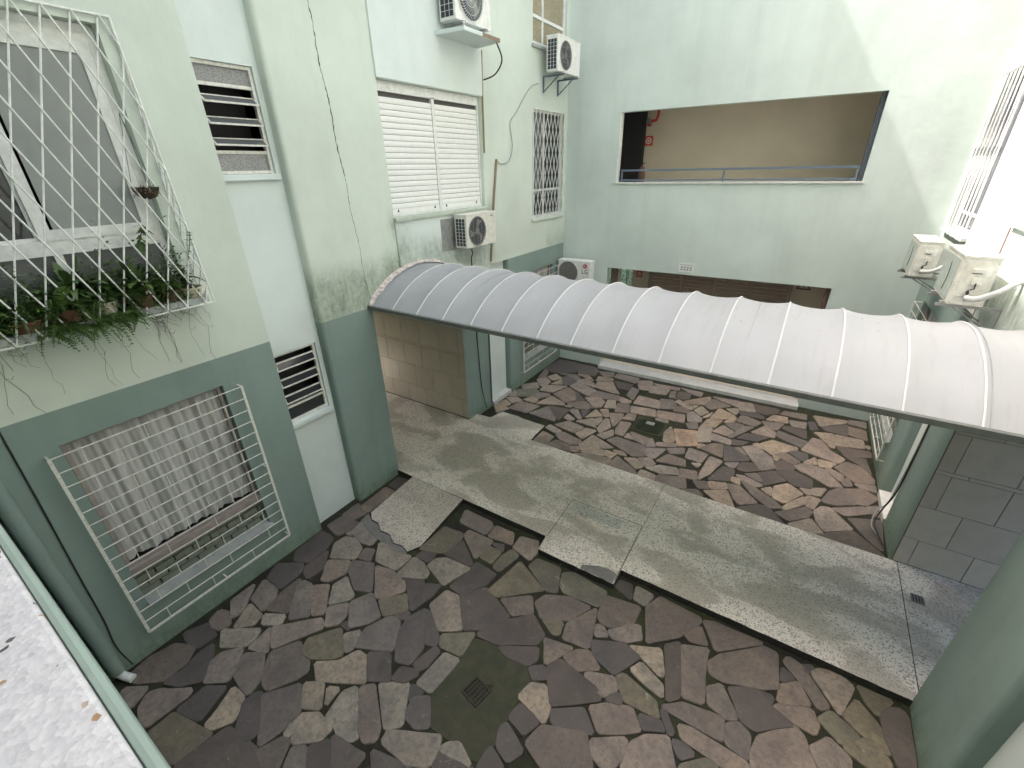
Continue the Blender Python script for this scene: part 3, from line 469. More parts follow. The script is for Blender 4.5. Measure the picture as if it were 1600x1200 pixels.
REAR = ['t -5.34,7.34 -5.28,7.73 -5.05,7.58 -5.19,7.17', 't -5.18,7.14 -5.06,7.41 -4.97,7.39 -5.09,7.1', 't -5.32,7.81 -5.12,7.97 -4.91,7.88 -5.05,7.65', 't -5.37,8 -5.35,8.28 -5.17,8.01 -5.33,7.91', 'k -5,7.41 -4.92,7.83 -4.42,7.86 -4.53,7.43', 'g -5.34,8.32 -4.95,8.6 -4.8,8.49 -4.82,8.14 -5.14,8.03', 't -5.37,8.62 -5.09,8.91 -4.9,8.66 -5.21,8.4', 'k -5.2,9.1 -5.08,9.34 -4.83,9.15 -4.81,8.79 -4.94,8.8', 'k -4.84,8.24 -4.79,8.45 -4.54,8.53 -4.44,8.44 -4.65,8.14', 't -4.92,7.94 -4.81,8.19 -4.59,8.1 -4.6,7.92', 't -4.81,8.56 -4.86,8.88 -4.33,9.12 -4.49,8.63', 't -4.55,7.91 -4.4,8.43 -4.01,8.27 -3.93,8.18 -4.5,7.94', 'k -4.46,7.44 -4.24,7.93 -3.85,7.55 -3.79,7.41', 'd -4.24,7.96 -3.75,8.06 -3.74,7.47', 't -5.04,9.37 -4.91,9.62 -4.65,9.47 -4.81,9.24', 't -4.75,9.03 -4.64,9.43 -4.48,9.15', 'd -4.66,9.5 -4.57,9.73 -4.24,9.49 -4.27,9.19 -4.47,9.15', 'b -4.43,8.56 -4.28,9.07 -4.04,8.94 -3.83,8.55 -4,8.31', 'd -4.07,8.92 -4,8.96 -3.65,8.66 -3.79,8.47', 'b -4.84,9.7 -4.45,9.85 -4.24,9.71 -4.28,9.56 -4.62,9.7', 'k -4.28,9.56 -4.08,9.8 -3.77,9.56 -3.72,9.4 -4.16,9.46', 'k -4.26,9.12 -4.2,9.48 -3.59,9.24 -3.65,8.87', 't -4.43,9.9 -4.13,9.99 -3.88,9.74 -4.12,9.82', 'b -3.94,8.31 -3.61,8.61 -3.33,8.4 -3.42,8.25 -3.63,8.19', 'k -3.69,8.78 -3.35,8.94 -3.2,8.82 -3.18,8.53 -3.3,8.42', 't -3.93,8.15 -3.82,8.28 -3.75,8.16', 'k -3.72,8.01 -3.69,8.13 -3.59,8.15 -3.34,7.83 -3.37,7.76', 'k -3.69,7.65 -3.69,7.84 -3.46,7.73 -3.52,7.6', 'd -3.51,8.17 -3.34,8.27 -3.33,7.9', 't -3.29,7.92 -3.23,8.37 -2.98,8.17', 't -3.15,8.41 -3,8.51 -2.86,8.21 -2.94,8.16', 't -3.1,8.54 -3.17,8.94 -3.01,9 -2.87,8.65', 'k -3.61,8.89 -3.58,9.25 -2.99,9.26 -2.93,9.02', 'k -3.72,9.44 -3.77,9.77 -3.43,9.93 -3.27,9.66 -3.05,9.37 -3.21,9.35', 't -3.83,9.78 -3.87,10.05 -3.51,10.13 -3.46,9.99', 'd -3.42,10.02 -2.94,10.05 -2.93,9.67 -3.19,9.67', 'k -3.51,10.22 -3.5,10.49 -2.92,10.48 -2.91,10.15', 'k -2.87,9.41 -2.9,9.88 -2.72,9.83 -2.67,9.24', 'k -2.93,9.09 -2.96,9.25 -2.67,9.17 -2.69,9.02 -2.87,8.98', 'b -2.85,8.6 -2.91,8.92 -2.67,8.97 -2.55,8.61 -2.82,8.48', 'k -2.9,10.32 -2.61,10.49 -2.53,10.38 -2.5,9.92 -2.72,9.87', 'k -2.59,9.08 -2.61,9.53 -2.12,9.53 -2.01,9.16', 'k -2.61,8.93 -2.07,9.03 -1.99,8.73 -2.51,8.64', 'k -2.48,10.21 -2.37,10.27 -2.06,10.18 -2.08,9.88 -2.47,9.83', 'b -2.12,9.63 -1.86,9.72 -1.63,9.35 -1.99,9.17', 'b -1.97,9.8 -2.02,10.13 -1.91,10.23 -1.87,9.85', 'k -2.02,9.05 -1.45,9.14 -1.39,8.79 -1.96,8.75', 'b -4,10.38 -3.62,10.5 -3.55,10.24 -3.74,10.12', 'd -5.3,10.59 -4.77,10.6 -4.49,10 -4.84,9.7 -5.19,9.68 -5.37,9.86', 'd -4.75,10.56 -4.21,10.58 -4.01,10.37 -3.98,10.03 -4.4,9.96', 'b -5.21,9.18 -5.33,9.79 -5.16,9.61 -5.08,9.34', 'k -2.51,10.35 -1.88,10.44 -1.88,10.29 -2.29,10.24', 't -3.4,7.65 -3.12,7.96 -2.91,7.62 -3.2,7.65', 't -3.73,7.3 -3.54,7.59 -3.14,7.51 -3.22,7.21', 't -3.19,7.21 -3.09,7.52 -2.87,7.53 -2.99,7.09', 'k -3.09,7.95 -2.99,8.1 -2.94,8.01 -2.94,7.75 -2.99,7.74', 'k -2.88,7.61 -2.91,8.09 -2.83,8.13 -2.67,7.82 -2.77,7.48', 't -2.91,8.36 -2.62,8.48 -2.58,8.26 -2.63,7.87', 't -2.56,8.27 -2.54,8.58 -2.37,8.59 -2.33,8.32', 'k -2.54,7.82 -2.55,8.15 -2.35,8.19 -2.32,7.62 -2.48,7.61', 't -2.79,7.37 -2.58,7.74 -2.5,7.54 -2.6,7.32', 'k -3.55,6.99 -3.44,7.14 -2.97,7.02 -2.98,6.87 -3.12,6.78 -3.36,6.84', 't -3.84,7.09 -3.81,7.25 -3.48,7.14 -3.56,7.01', 't -3.87,6.53 -3.81,6.94 -3.53,6.87 -3.53,6.53', 'b -3.52,6.54 -3.43,6.8 -3.1,6.74 -2.97,6.56', 't -3.08,6.73 -2.95,6.81 -2.86,6.65 -2.97,6.58', 't -2.95,6.86 -2.85,7.33 -2.33,7.11 -2.86,6.7', 't -2.84,6.66 -2.6,6.88 -2.44,6.95 -2.4,6.76', 't -2.92,6.52 -2.75,6.64 -2.23,6.75 -2.24,6.5', 't -2.43,6.96 -2.2,6.95 -2.24,6.77 -2.37,6.78', 'b -2.54,7.31 -2.42,7.51 -1.82,7.49 -1.7,7.16 -1.92,7.03', 't -2.31,7.05 -2.13,7.09 -2.02,6.99 -2.19,6.96', 'k -2.22,6.5 -2.16,6.89 -1.72,6.63 -1.68,6.51', 't -2.04,6.91 -1.84,7.01 -1.64,6.83 -1.73,6.69', 'k -1.81,7.03 -1.61,7.17 -1.47,7.01 -1.61,6.84', 'k -2.28,7.59 -2.26,7.79 -2.1,7.6', 'k -2.24,7.86 -1.83,7.81 -1.84,7.53 -2.09,7.61', 'k -1.8,7.48 -1.8,7.86 -1.64,7.58', 'k -1.79,7.44 -1.44,7.62 -1.54,7.19 -1.67,7.18', 'k -1.66,7.74 -1.3,7.9 -1.29,7.79 -1.62,7.61', 't -1.55,7.83 -1.64,8.2 -1.58,8.5 -1.38,8.04 -1.39,7.9', 'b -1.43,7.66 -1.14,7.83 -1.11,7.63 -1.33,7.5', 'b -1.49,7.11 -1.36,7.44 -1.04,7.43 -0.99,7.22', 't -1.6,6.81 -1.39,7.02 -1.1,7.09 -1.04,6.9 -1.3,6.78', 'k -1.66,6.5 -1.64,6.72 -1.37,6.68 -1.33,6.5', 'b -1.35,6.65 -1.31,6.73 -0.91,6.88 -0.83,6.62 -0.95,6.53 -1.32,6.51', 'k -1.96,8.69 -1.7,8.72 -1.68,8.62 -1.89,8.55', 'b -1.72,9.2 -1.69,9.48 -1.41,9.55 -1.42,9.26', 'd -1.85,10.23 -1.57,10.28 -1.55,9.94 -1.84,9.77', 't -1.62,9.79 -1.14,10.32 -1.11,10.13 -1.2,9.84 -1.52,9.68', 't -1.8,9.62 -1.74,9.79 -1.48,9.64 -1.62,9.55', 'k -1.87,10.45 -1.34,10.46 -1.34,10.21 -1.57,10.25', 't -1.61,9.52 -1.29,9.72 -1.38,9.44', 't -1.32,9.47 -1.22,9.76 -1.03,9.52 -1.15,9.29', 'k -1.41,9.2 -1.35,9.39 -1.1,9.17 -1.08,9 -1.32,8.89', 'b -1.18,9.82 -1.07,10.22 -0.66,10.06 -1.02,9.68', 'k -1.1,10.38 -0.52,10.44 -0.5,10.12 -1.01,10.3', 't -0.95,9.26 -0.85,9.85 -0.49,9.65 -0.67,9.4', 't -0.72,9.89 -0.52,10.05 -0.47,9.91 -0.5,9.71', 't -1.05,8.82 -0.98,9.21 -0.7,9.32 -0.8,8.91', 't -1.09,9.21 -0.95,9.57 -1,9.29', 'b -1.34,8.79 -1.15,8.94 -1.08,8.69 -1.24,8.6', 't -0.66,9.23 -0.54,9.6 -0.46,9.58 -0.5,9.35', 'b -0.63,9.19 -0.48,9.37 -0.28,9.34 -0.42,9.01', 'k -0.8,8.75 -0.65,9.12 -0.42,8.95 -0.51,8.71', 'o -1.5,8.44 -1.07,8.59 -0.95,8.04 -1.27,7.83', 't -1.03,8.4 -1.06,8.79 -0.82,8.85 -0.83,8.57 -0.76,8.31 -0.97,8.18', 'k -0.82,8.65 -0.42,8.58 -0.41,8.39 -0.78,8.4', 'b -0.49,8.67 -0.28,9.29 -0.09,9.37 -0.44,8.65', 't -0.52,10.41 -0.26,10.46 -0.15,10.07 -0.46,9.99', 'd -0.23,10.45 0.28,10.46 0.28,10.24 0.05,10.04 -0.12,10.09', 'd -0.44,9.93 -0.11,10.04 0.04,9.91 0.03,9.81 -0.42,9.79', 'b -0.44,9.45 -0.39,9.75 -0.29,9.77 0.01,9.63 -0.09,9.4', 't 0.09,9.82 0.21,10.13 0.46,10.16 0.49,9.89 0.32,9.87', 'b 0.02,9.72 0.42,9.81 0.31,9.45 0.13,9.47', 'b 0.32,10.23 0.4,10.43 0.81,10.49 0.81,10.23', 'k 0.51,10.04 0.82,10.11 0.81,9.8 0.57,9.79', 'd 0.41,9.59 0.44,9.74 0.83,9.76 0.84,9.37', 'k -0.12,9.11 0.1,9.52 0.3,9.36 0.3,9.12', 'd -0.33,8.71 -0.2,9.01 0.21,9.09 0.01,8.79', 'd -0.38,8.41 -0.4,8.62 -0.11,8.67 -0.21,8.49', 'b 0.32,9.21 0.35,9.45 0.87,9.29 0.78,8.99', 't 0.09,8.74 0.28,9.01 0.72,8.95 0.7,8.85 0.31,8.45 0.18,8.58', 't -0.03,8.64 0.04,8.74 0.2,8.59 0.16,8.54', 't -0.93,7.95 -0.93,8.15 -0.81,8.15', 'b -0.88,7.98 -0.78,8.19 -0.69,8.3 -0.52,8.35 -0.47,7.88', 'd -0.5,8.31 -0.38,8.34 -0.03,8.09 -0.04,7.99 -0.41,7.76', 'k -0.34,8.31 -0.23,8.41 -0.08,8.17', 'k -0.2,8.45 0,8.62 0.32,8.34 0.4,8 0.19,7.79', 'k -1.05,7.51 -1.06,7.88 -0.71,7.83 -0.77,7.48', 'k -0.4,7.71 -0.17,7.85 -0.22,7.65 -0.29,7.62', 'k -0.7,6.95 -0.71,7.2 -0.66,7.79 -0.44,7.75 -0.57,7.21', 't -0.92,7.39 -0.76,7.46 -0.8,7.32', 'k -1.06,7.11 -0.78,7.18 -0.72,6.93 -1.01,6.88', 'd -0.56,7.05 -0.39,7.6 -0.21,7.59 -0.19,7.22', 'd -0.17,7.61 -0.13,7.89 0.06,7.96 0.18,7.78 -0.02,7.62', 'k -0.17,7.45 -0.04,7.49 0.28,7.37 0.16,7.26 -0.08,7.35', 't -0.2,7.2 -0.21,7.34 -0.09,7.34 -0.07,7.16', 'b -0.04,7.55 0.15,7.68 0.26,7.46 0.2,7.44', 'd 0.17,7.71 0.4,7.92 0.6,7.7 0.28,7.37', 't 0.33,8.44 0.45,8.42 0.39,8.25', 'b 0.35,8.47 0.56,8.64 0.78,8.47 0.69,8.3', 'd 0.39,8.21 0.49,8.38 0.7,8.26 0.69,8.11 0.42,7.97', 'd 0.57,8.7 0.71,8.83 0.88,8.8 0.89,8.55 0.8,8.5', 'k 0.7,8.24 0.8,8.41 0.92,8.44 0.93,8.12 0.81,8.15', 'd 0.43,7.92 0.7,8.08 0.98,7.96 0.97,7.69 0.73,7.61 0.62,7.71', 'b -0.77,6.87 -0.56,6.97 -0.5,6.78 -0.65,6.71', 't -0.54,6.99 -0.26,7.1 -0.23,6.93 -0.47,6.8', 'b -0.89,6.55 -0.66,6.67 -0.54,6.57 -0.61,6.48', 't -0.56,6.7 -0.22,6.9 -0.05,6.49 -0.26,6.48', 'b -0.25,7.09 -0.07,7.14 0.25,6.82 -0.01,6.63 -0.1,6.74', 'b -0.07,7.31 0.13,7.24 0.47,7.03 0.6,6.89 0.42,6.79 0.15,7', 't 0.26,7.25 0.4,7.39 0.42,7.12', 't 0.43,7.24 0.45,7.44 0.64,7.63 0.86,7.46 0.62,7.04 0.45,7.08', 'd -0.02,6.53 0.26,6.78 0.39,6.82 0.67,6.48 0.25,6.45', 'b 0.51,6.73 0.92,7.13 1.01,7.06 0.95,6.88 0.7,6.63', 't 0.6,6.91 0.69,7.11 0.89,7.39 0.91,7.2 0.62,6.86', 'k 0.91,7.42 0.95,7.47 1.11,7.46 1.01,7.12 0.91,7.16', 't 0.81,7.61 1.19,7.82 1.1,7.54 0.91,7.49', 't 0.7,6.56 0.99,6.87 1.16,6.59 0.96,6.48 0.79,6.5', 'k 1.03,7.09 1.13,7.27 1.24,7.3 1.53,6.92 1.17,6.66 1.07,6.84', 'b 1.13,7.44 1.23,7.75 1.36,7.94 1.45,8 1.6,7.61 1.33,7.42 1.15,7.39', 'b 1.46,7.98 1.7,8.13 1.89,8 1.87,7.9 1.74,7.67 1.61,7.63', 'b 1.26,7.29 1.7,7.6 1.78,7.47 1.45,7.21', 'b 1.72,7.62 1.92,7.76 1.9,7.45 1.81,7.45', 'd 1.47,7.16 1.9,7.35 1.86,6.62 1.7,6.79', 'd 1,6.47 1.54,6.89 1.86,6.57 1.87,6.47 1.4,6.47', 'k 0.69,8.26 0.88,8.45 1.14,8.43 1.34,8.12 1.42,8.01 1.23,7.91', 'k 1.16,8.44 1.23,8.51 1.44,8.38 1.39,8.15', 'b 1.31,8.58 1.49,8.88 1.71,8.85 1.88,8.5 1.86,8.34 1.58,8.27', 'b 1.41,8.16 1.5,8.36 1.56,8.12 1.45,8.04', 'b 1.59,8.23 1.88,8.36 1.89,8.13 1.68,8.14', 'k 0.78,8.9 0.96,9.51 1.1,9.5 1.23,9.18 1.47,8.97 1.37,8.75', 't 0.83,8.45 1.01,8.76 1.04,8.5', 't 1.06,8.73 1.34,8.74 1.24,8.54 1.07,8.49', 't 0.97,9.75 1.29,9.88 1.31,9.29 1.23,9.3 1.1,9.57', 't 1.33,9.87 1.78,9.88 1.79,9.55 1.33,9.42', 't 1.8,9.7 1.89,9.73 1.87,9.57', 'd 1.35,9.37 1.88,9.51 1.89,9.29 1.49,9.07', 'd 1.49,9.05 1.79,9.18 1.85,8.63 1.74,8.87', 't 0.94,10.52 1.12,10.55 1.55,10.63 1.52,10.5 1.07,10.09', 'd 0.85,10.17 0.95,10.23 1.04,9.93 0.91,9.82', 'd 1.09,10.07 1.55,10.45 1.53,9.93 1.18,9.94', 'b 1.58,10.68 1.87,10.75 1.86,10.46 1.57,10.5', 'b 1.56,10.38 1.85,10.35 1.86,9.93 1.56,10.01']

# ------------------------------------------------------------------ place dimensions (metres)
XL, XR, YF, HB = -5.38, 1.92, 10.81, 15.3      # left facade, right facade, far facade, parapet height
WZ = 0.10                                        # walkway height
Y0, Y1 = 4.30, 6.40                              # walkway near and far edge
FAR_PIV = Vector((-1.73, YF, 0)); FAR_RZ = radians(0.9)

# ------------------------------------------------------------------ ground
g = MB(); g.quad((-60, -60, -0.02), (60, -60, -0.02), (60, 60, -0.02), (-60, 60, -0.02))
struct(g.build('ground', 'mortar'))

def paving(name, x0, x1, y0, y1):
    m = MB(); n = 40
    V = []; F = []
    for j in range(n+1):
        for i in range(n+1):
            x = x0+(x1-x0)*i/n; y = y0+(y1-y0)*j/n
            V.append((x, y, -0.004+random.uniform(-0.004, 0.004)))
    for j in range(n):
        for i in range(n):
            a = j*(n+1)+i; F.append((a, a+1, a+n+2, a+n+1))
    m.add(V, F); return struct(m.build(name, 'mortar'))
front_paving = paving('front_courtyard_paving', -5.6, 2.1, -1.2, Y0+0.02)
rear_paving = paving('rear_courtyard_paving', -5.6, 2.1, Y1-0.02, YF+0.2)

PAL = {'p': (0.195, 0.168, 0.136), 'k': (0.166, 0.138, 0.119), 'b': (0.118, 0.099, 0.087), 'd': (0.068, 0.059, 0.055),
       'g': (0.112, 0.102, 0.076), 't': (0.200, 0.166, 0.132), 'o': (0.235, 0.168, 0.118)}

def clip_poly(P, x0, x1, y0, y1):
    for ax, lim, sg in ((0, x0, 1), (0, x1, -1), (1, y0, 1), (1, y1, -1)):
        out = []
        for i in range(len(P)):
            a, b = P[i-1], P[i]
            ia, ib = (a[ax]-lim)*sg >= 0, (b[ax]-lim)*sg >= 0
            if ia != ib:
                k = (lim-a[ax])/(b[ax]-a[ax]); out.append((a[0]+(b[0]-a[0])*k, a[1]+(b[1]-a[1])*k))
            if ib: out.append(b)
        P = out
        if len(P) < 3: return []
    return P

def area(P): return 0.5*sum(P[i-1][0]*P[i][1]-P[i][0]*P[i-1][1] for i in range(len(P)))

def flagstone(P, c, parent, grow=0.0, h=0.012):
    if len(P) < 3: return
    if area(P) < 0: P = P[::-1]
    if area(P) < 0.0035: return
    cx = sum(p[0] for p in P)/len(P); cy = sum(p[1] for p in P)/len(P)
    Q = []
    n = len(P)
    for i in range(n):                                   # push each edge outwards by grow, nick the edges
        a, b = Vector(P[i]), Vector(P[(i+1) % n])
        if (b-a).length < 0.02: continue
        d = (b-a).normalized(); nrm = Vector((d.y, -d.x))
        L = (b-a).length; k = min(0.014/L, 0.22)
        Q.append(a+d*L*k+nrm*grow)
        if L > 0.14:
            for s in ((0.5,) if L < 0.3 else (0.36, 0.66)):
                Q.append(a+d*L*(s+random.uniform(-.06, .06))+nrm*(grow+random.uniform(-.0045, .0035)))
        Q.append(b-d*L*k+nrm*grow)
    m = len(Q)
    if m < 3: return
    z = h+random.uniform(-0.004, 0.008); tx, ty = random.uniform(-.012, .012), random.uniform(-.012, .012)
    ctr = Vector((cx, cy))
    top = []; mid = []; bot = []
    for q in Q:
        d = (ctr-q); d = d.normalized() if d.length > 1e-4 else Vector((0, 0))
        zz = z+(q.x-cx)*tx+(q.y-cy)*ty
        t = q+d*0.007
        top.append((t.x-cx, t.y-cy, zz)); mid.append((q.x-cx, q.y-cy, zz-0.006)); bot.append((q.x-cx, q.y-cy, -0.015))
    V = top+mid+bot
    F = [tuple(range(m))]+[(i, m+i, m+(i+1) % m, (i+1) % m) for i in range(m)]+[(m+i, 2*m+i, 2*m+(i+1) % m, m+(i+1) % m) for i in range(m)]
    mb = MB(); mb.add(V, F)
    o = mb.build('flagstone', 'stone', parent)
    o.location = (cx, cy, 0)
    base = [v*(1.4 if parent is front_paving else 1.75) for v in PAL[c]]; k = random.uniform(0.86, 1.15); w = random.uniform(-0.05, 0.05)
    o.color = (base[0]*k*(1+w), base[1]*k, base[2]*k*(1-w), 1)
    return o

def voronoi_cell(i, S, box):
    P = [(box[0], box[2]), (box[1], box[2]), (box[1], box[3]), (box[0], box[3])]
    x, y = S[i]
    near = sorted((j for j in range(len(S)) if j != i), key=lambda j: (S[j][0]-x)**2+(S[j][1]-y)**2)[:22]
    for j in near:
        mx, my = (x+S[j][0])/2, (y+S[j][1])/2; nx, ny = S[j][0]-x, S[j][1]-y
        out = []
        for k in range(len(P)):
            a, b = P[k-1], P[k]
            da = (a[0]-mx)*nx+(a[1]-my)*ny; db = (b[0]-mx)*nx+(b[1]-my)*ny
            if (da <= 0) != (db <= 0):
                q = da/(da-db); out.append((a[0]+(b[0]-a[0])*q, a[1]+(b[1]-a[1])*q))
            if db <= 0: out.append(b)
        P = out
        if len(P) < 3: return []
    return P

near_polys = []
for s in NEAR:
    c, *pts = s.split(); near_polys.append((c, [tuple(map(float, p.split(','))) for p in pts]))
NB = (XL+0.02, XR-0.02, 0.0, Y0-0.02)
for c, P in near_polys:
    if c != 'x' and max(v[1] for v in P) > 3.9 and -2.4 < sum(v[0] for v in P)/len(P) < -1.1: P = clip_poly(P, XL, XR, 0, 3.985)  # stones cut back; bare dark joint imitates the step's overhang shadow
    flagstone(clip_poly(P, *NB), c, front_paving, 0.017)
# stones outside the frame carry on in the same way
cent = [(sum(p[0] for p in P)/len(P), sum(p[1] for p in P)/len(P)) for c, P in near_polys]
fill = []
rg = random.Random(3)
for _ in range(900):
    p = (rg.uniform(XL+.1, XR-.1), rg.uniform(0.05, 3.6))
    right = p[1] < 0.61*p[0]+2.35-0.25 or (p[0] < -4 and p[1] < 0)
    if not right: continue
    if all((p[0]-q[0])**2+(p[1]-q[1])**2 > 0.30**2 for q in fill) and all((p[0]-q[0])**2+(p[1]-q[1])**2 > 0.26**2 for q in cent): fill.append(p)
allp = fill+cent
lim = [v for c, P in near_polys for v in P]
for i in range(len(fill)):
    P = voronoi_cell(i, allp, (XL+.03, XR-.03, 0.0, 3.7))
    if not P: continue
    cx = sum(p[0] for p in P)/len(P); cy = sum(p[1] for p in P)/len(P)
    P = [(cx+(x-cx)*0.86, cy+(y-cy)*0.86) for x, y in P]
    if cy > 0.61*cx+2.35-0.32: continue
    flagstone(P, rg.choice('ppkbbdg'), front_paving, 0.0)

for s in REAR:
    c, *pts = s.split(); P = [tuple(map(float, q.split(','))) for q in pts]
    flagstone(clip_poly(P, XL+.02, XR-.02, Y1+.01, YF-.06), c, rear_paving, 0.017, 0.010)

# drains
def drain(name, label, P, z, lab_cat='drain'):
    pass
mudP = [(-2.27, 2.53), (-2.0, 2.61), (-1.58, 2.59), (-1.45, 2.47), (-1.49, 2.27), (-1.47, 2.04), (-1.45, 1.79), (-1.51, 1.57), (-1.65, 1.53), (-1.78, 1.57), (-1.96, 1.55), (-2.11, 1.55), (-2.3, 1.78), (-2.28, 2.24)]
m = MB()
hole = [(-2.04, 1.975), (-2.0, 2.20), (-1.775, 2.16), (-1.82, 1.93)]
k = len(mudP); sq = []
for p in mudP:                                                   # inner ring follows the square hole
    c = Vector((-1.908, 2.067)); d = (Vector(p)-c).normalized(); best = 9
    for i in range(4):
        a, b = Vector(hole[i-1]), Vector(hole[i]); e = b-a
        den = d.x*e.y-d.y*e.x
        if abs(den) < 1e-6: continue
        tt = ((a-c).x*e.y-(a-c).y*e.x)/den; uu = ((a-c).x*d.y-(a-c).y*d.x)/den
        if tt > 0 and -0.01 <= uu <= 1.01: best = min(best, tt)
    q = c+d*best; sq.append((q.x, q.y, -0.001))
out = [(x, y, 0.006) for x, y in mudP]; low = [(x, y, -0.012) for x, y in mudP]
m.add(out+sq+low, [(i, (i+1) % k, k+(i+1) % k, k+i) for i in range(k)]+[(i, 2*k+i, 2*k+(i+1) % k, (i+1) % k) for i in range(k)])
struct(m.build('moss_covered_drain_basin', 'mud'))
t = thing('floor_drain', 'small square black iron grate sunk in a mossy patch amid the front flagstones', 'drain', (-1.908, 2.067, 0), radians(-12))
m = MB(); m.box((-.115, -.115, -.016), (.115, .115, -.012)); m.build('recess', 'black', t)
m = MB()
for a, b in (((-.115, -.115), (.115, -.095)), ((-.115, .095), (.115, .115)), ((-.115, -.095), (-.095, .095)), ((.095, -.095), (.115, .095))):
    m.box((a[0], a[1], -.01), (b[0], b[1], 0.014))
m.build('frame', 'rusty_iron', t)
for i in range(4):
    m = MB(); x = -.066+i*.044; m.bar((x, -.094, 0.004), (x, .094, 0.004), .014, .012); m.build('bar', 'rusty_iron', t)

t = thing('water_drain', 'square mossy sump with standing water amid the rear flagstones', 'drain', (-1.97, 8.27, 0))
m = MB(); m.box((-.33, -.31, -.02), (.33, .31, 0.013)); m.build('basin', 'mud', t)
mw, tw, bw = new_mat('murky_shallow_water'); bw.inputs['Base Color'].default_value = (0.012, 0.018, 0.008, 1); bw.inputs['Roughness'].default_value = 0.45
nn = noise(tw, pos(tw), 3, 4); tw.links.new(mix(tw, ramp(tw, nn, [(0.4, 0), (0.7, 1)]), (0.008, 0.012, 0.006), (0.03, 0.04, 0.015)), bw.inputs['Base Color'])
MAT['water'] = mw
m = MB(); V = [(0.30*cos(a)*random.uniform(.85, 1.0)/max(abs(cos(a)), abs(sin(a)))**.8, 0.27*sin(a)*random.uniform(.85, 1.0)/max(abs(cos(a)), abs(sin(a)))**.8, 0.017) for a in [2*pi*i/28 for i in range(28)]]
m.add(V, [tuple(range(28))]); m.build('water_surface', 'water', t)
m = MB(); m.box((-.1, .05, .018), (.07, .17, .024)); m.build('outlet_cover', 'steel', t)

# walkway
t = MB()
def slab(mb, P, z0, z1, mi=0, side=1):
    n = len(P)
    if area(P) < 0: P = P[::-1]
    mb.add([(x, y, z1) for x, y in P], [tuple(range(n))], mi)
    mb.add([(x, y, z1) for x, y in P]+[(x, y, z0) for x, y in P], [(i, n+i, n+(i+1) % n, (i+1) % n) for i in range(n)], side)
walk = struct(MB().add([(-9, Y0+.05, -.012), (6.5, Y0+.05, -.012), (6.5, Y1-.05, -.012), (-9, Y1-.05, -.012)], [(0, 1, 2, 3)]).build('walkway', 'riser'))
def jag(a, b, n, amp, rr):
    """points from a to b with ragged offsets"""
    a, b = Vector(a), Vector(b); d = (b-a).normalized(); nn = Vector((-d.y, d.x))
    return [tuple(a+(b-a)*(i/n)+nn*(rr.uniform(-amp, amp) if 0 < i < n else 0)) for i in range(n)]
rr = random.Random(5)
for (xa, xb) in ((-9.9, -1.142), (-1.137, 1.975), (1.983, 6.5)):
    m = MB()
    if xb == -1.142:
        P = jag((xa, Y0), (-2.30, Y0), 40, .004, rr)+jag((-2.30, Y0), (-2.27, 4.03), 3, .004, rr)+jag((-2.27, 4.03), (xb, 4.03), 14, .007, rr)+jag((xb, 4.03), (xb, Y1), 2, 0, rr)+jag((xb, Y1), (xa, Y1), 30, .003, rr)+[(xa, Y1)]
    else:
        P = jag((xa, Y0), (xb, Y0), 30, .004, rr)+jag((xb, Y0), (xb, Y1), 2, 0, rr)+jag((xb, Y1), (xa, Y1), 20, .003, rr)+[(xa, Y1)]
    slab(m, P, -0.02, WZ); m.build('paving_slab', ['walk', 'riser'], walk)
# broken corner repair on the projecting step
m = MB(); slab(m, [(-1.62, 4.035), (-1.16, 4.035), (-1.16, 4.19), (-1.22, 4.215), (-1.3, 4.22), (-1.42, 4.20), (-1.5, 4.16), (-1.62, 4.10)], WZ+.0005, WZ+.005); m.build('cement_repair', ['patch', 'patch'], walk)
# open joints round the old step block let into the walkway
m = MB()
for a, b in (((-2.28, 4.31), (-2.31, 5.23)), ((-2.31, 5.23), (-1.16, 5.25)), ((-1.155, 5.25), (-1.15, 4.1))):
    a, b = Vector(a), Vector(b); d = (b-a).normalized(); w = Vector((-d.y, d.x))*.004
    m.add([(p_.x, p_.y, WZ+.0012) for p_ in (a-w, b-w, b+w, a+w)], [(0, 1, 2, 3)])
m.build('open_joint', 'riser', walk)
# pale outline of an old repair
m = MB(); slab(m, [(-2.25, 5.0), (-1.45, 4.98), (-1.42, 5.19), (-2.25, 5.2)], WZ+.0005, WZ+.003); m.build('repair_panel', [terrazzo('speckled_cement_repair', (0.52, 0.51, 0.45), (0.1, 0.1, 0.09), 0.4), 'walk'], walk)
# rear apron beside the left pier
m = MB(); slab(m, jag((XL+.0, Y1+.008), (-3.82, Y1+.008), 6, .003, rr)+jag((-3.82, Y1+.008), (-3.84, 7.06), 6, .012, rr)+jag((-3.84, 7.06), (-4.95, 7.10), 8, .02, rr)+jag((-4.95, 7.1), (-5.05, 6.75), 5, .02, rr)+[(-5.05, 6.75), (XL, 6.72)], -0.02, WZ-.03)
struct(m.build('rear_cement_apron', ['walk', 'riser']))
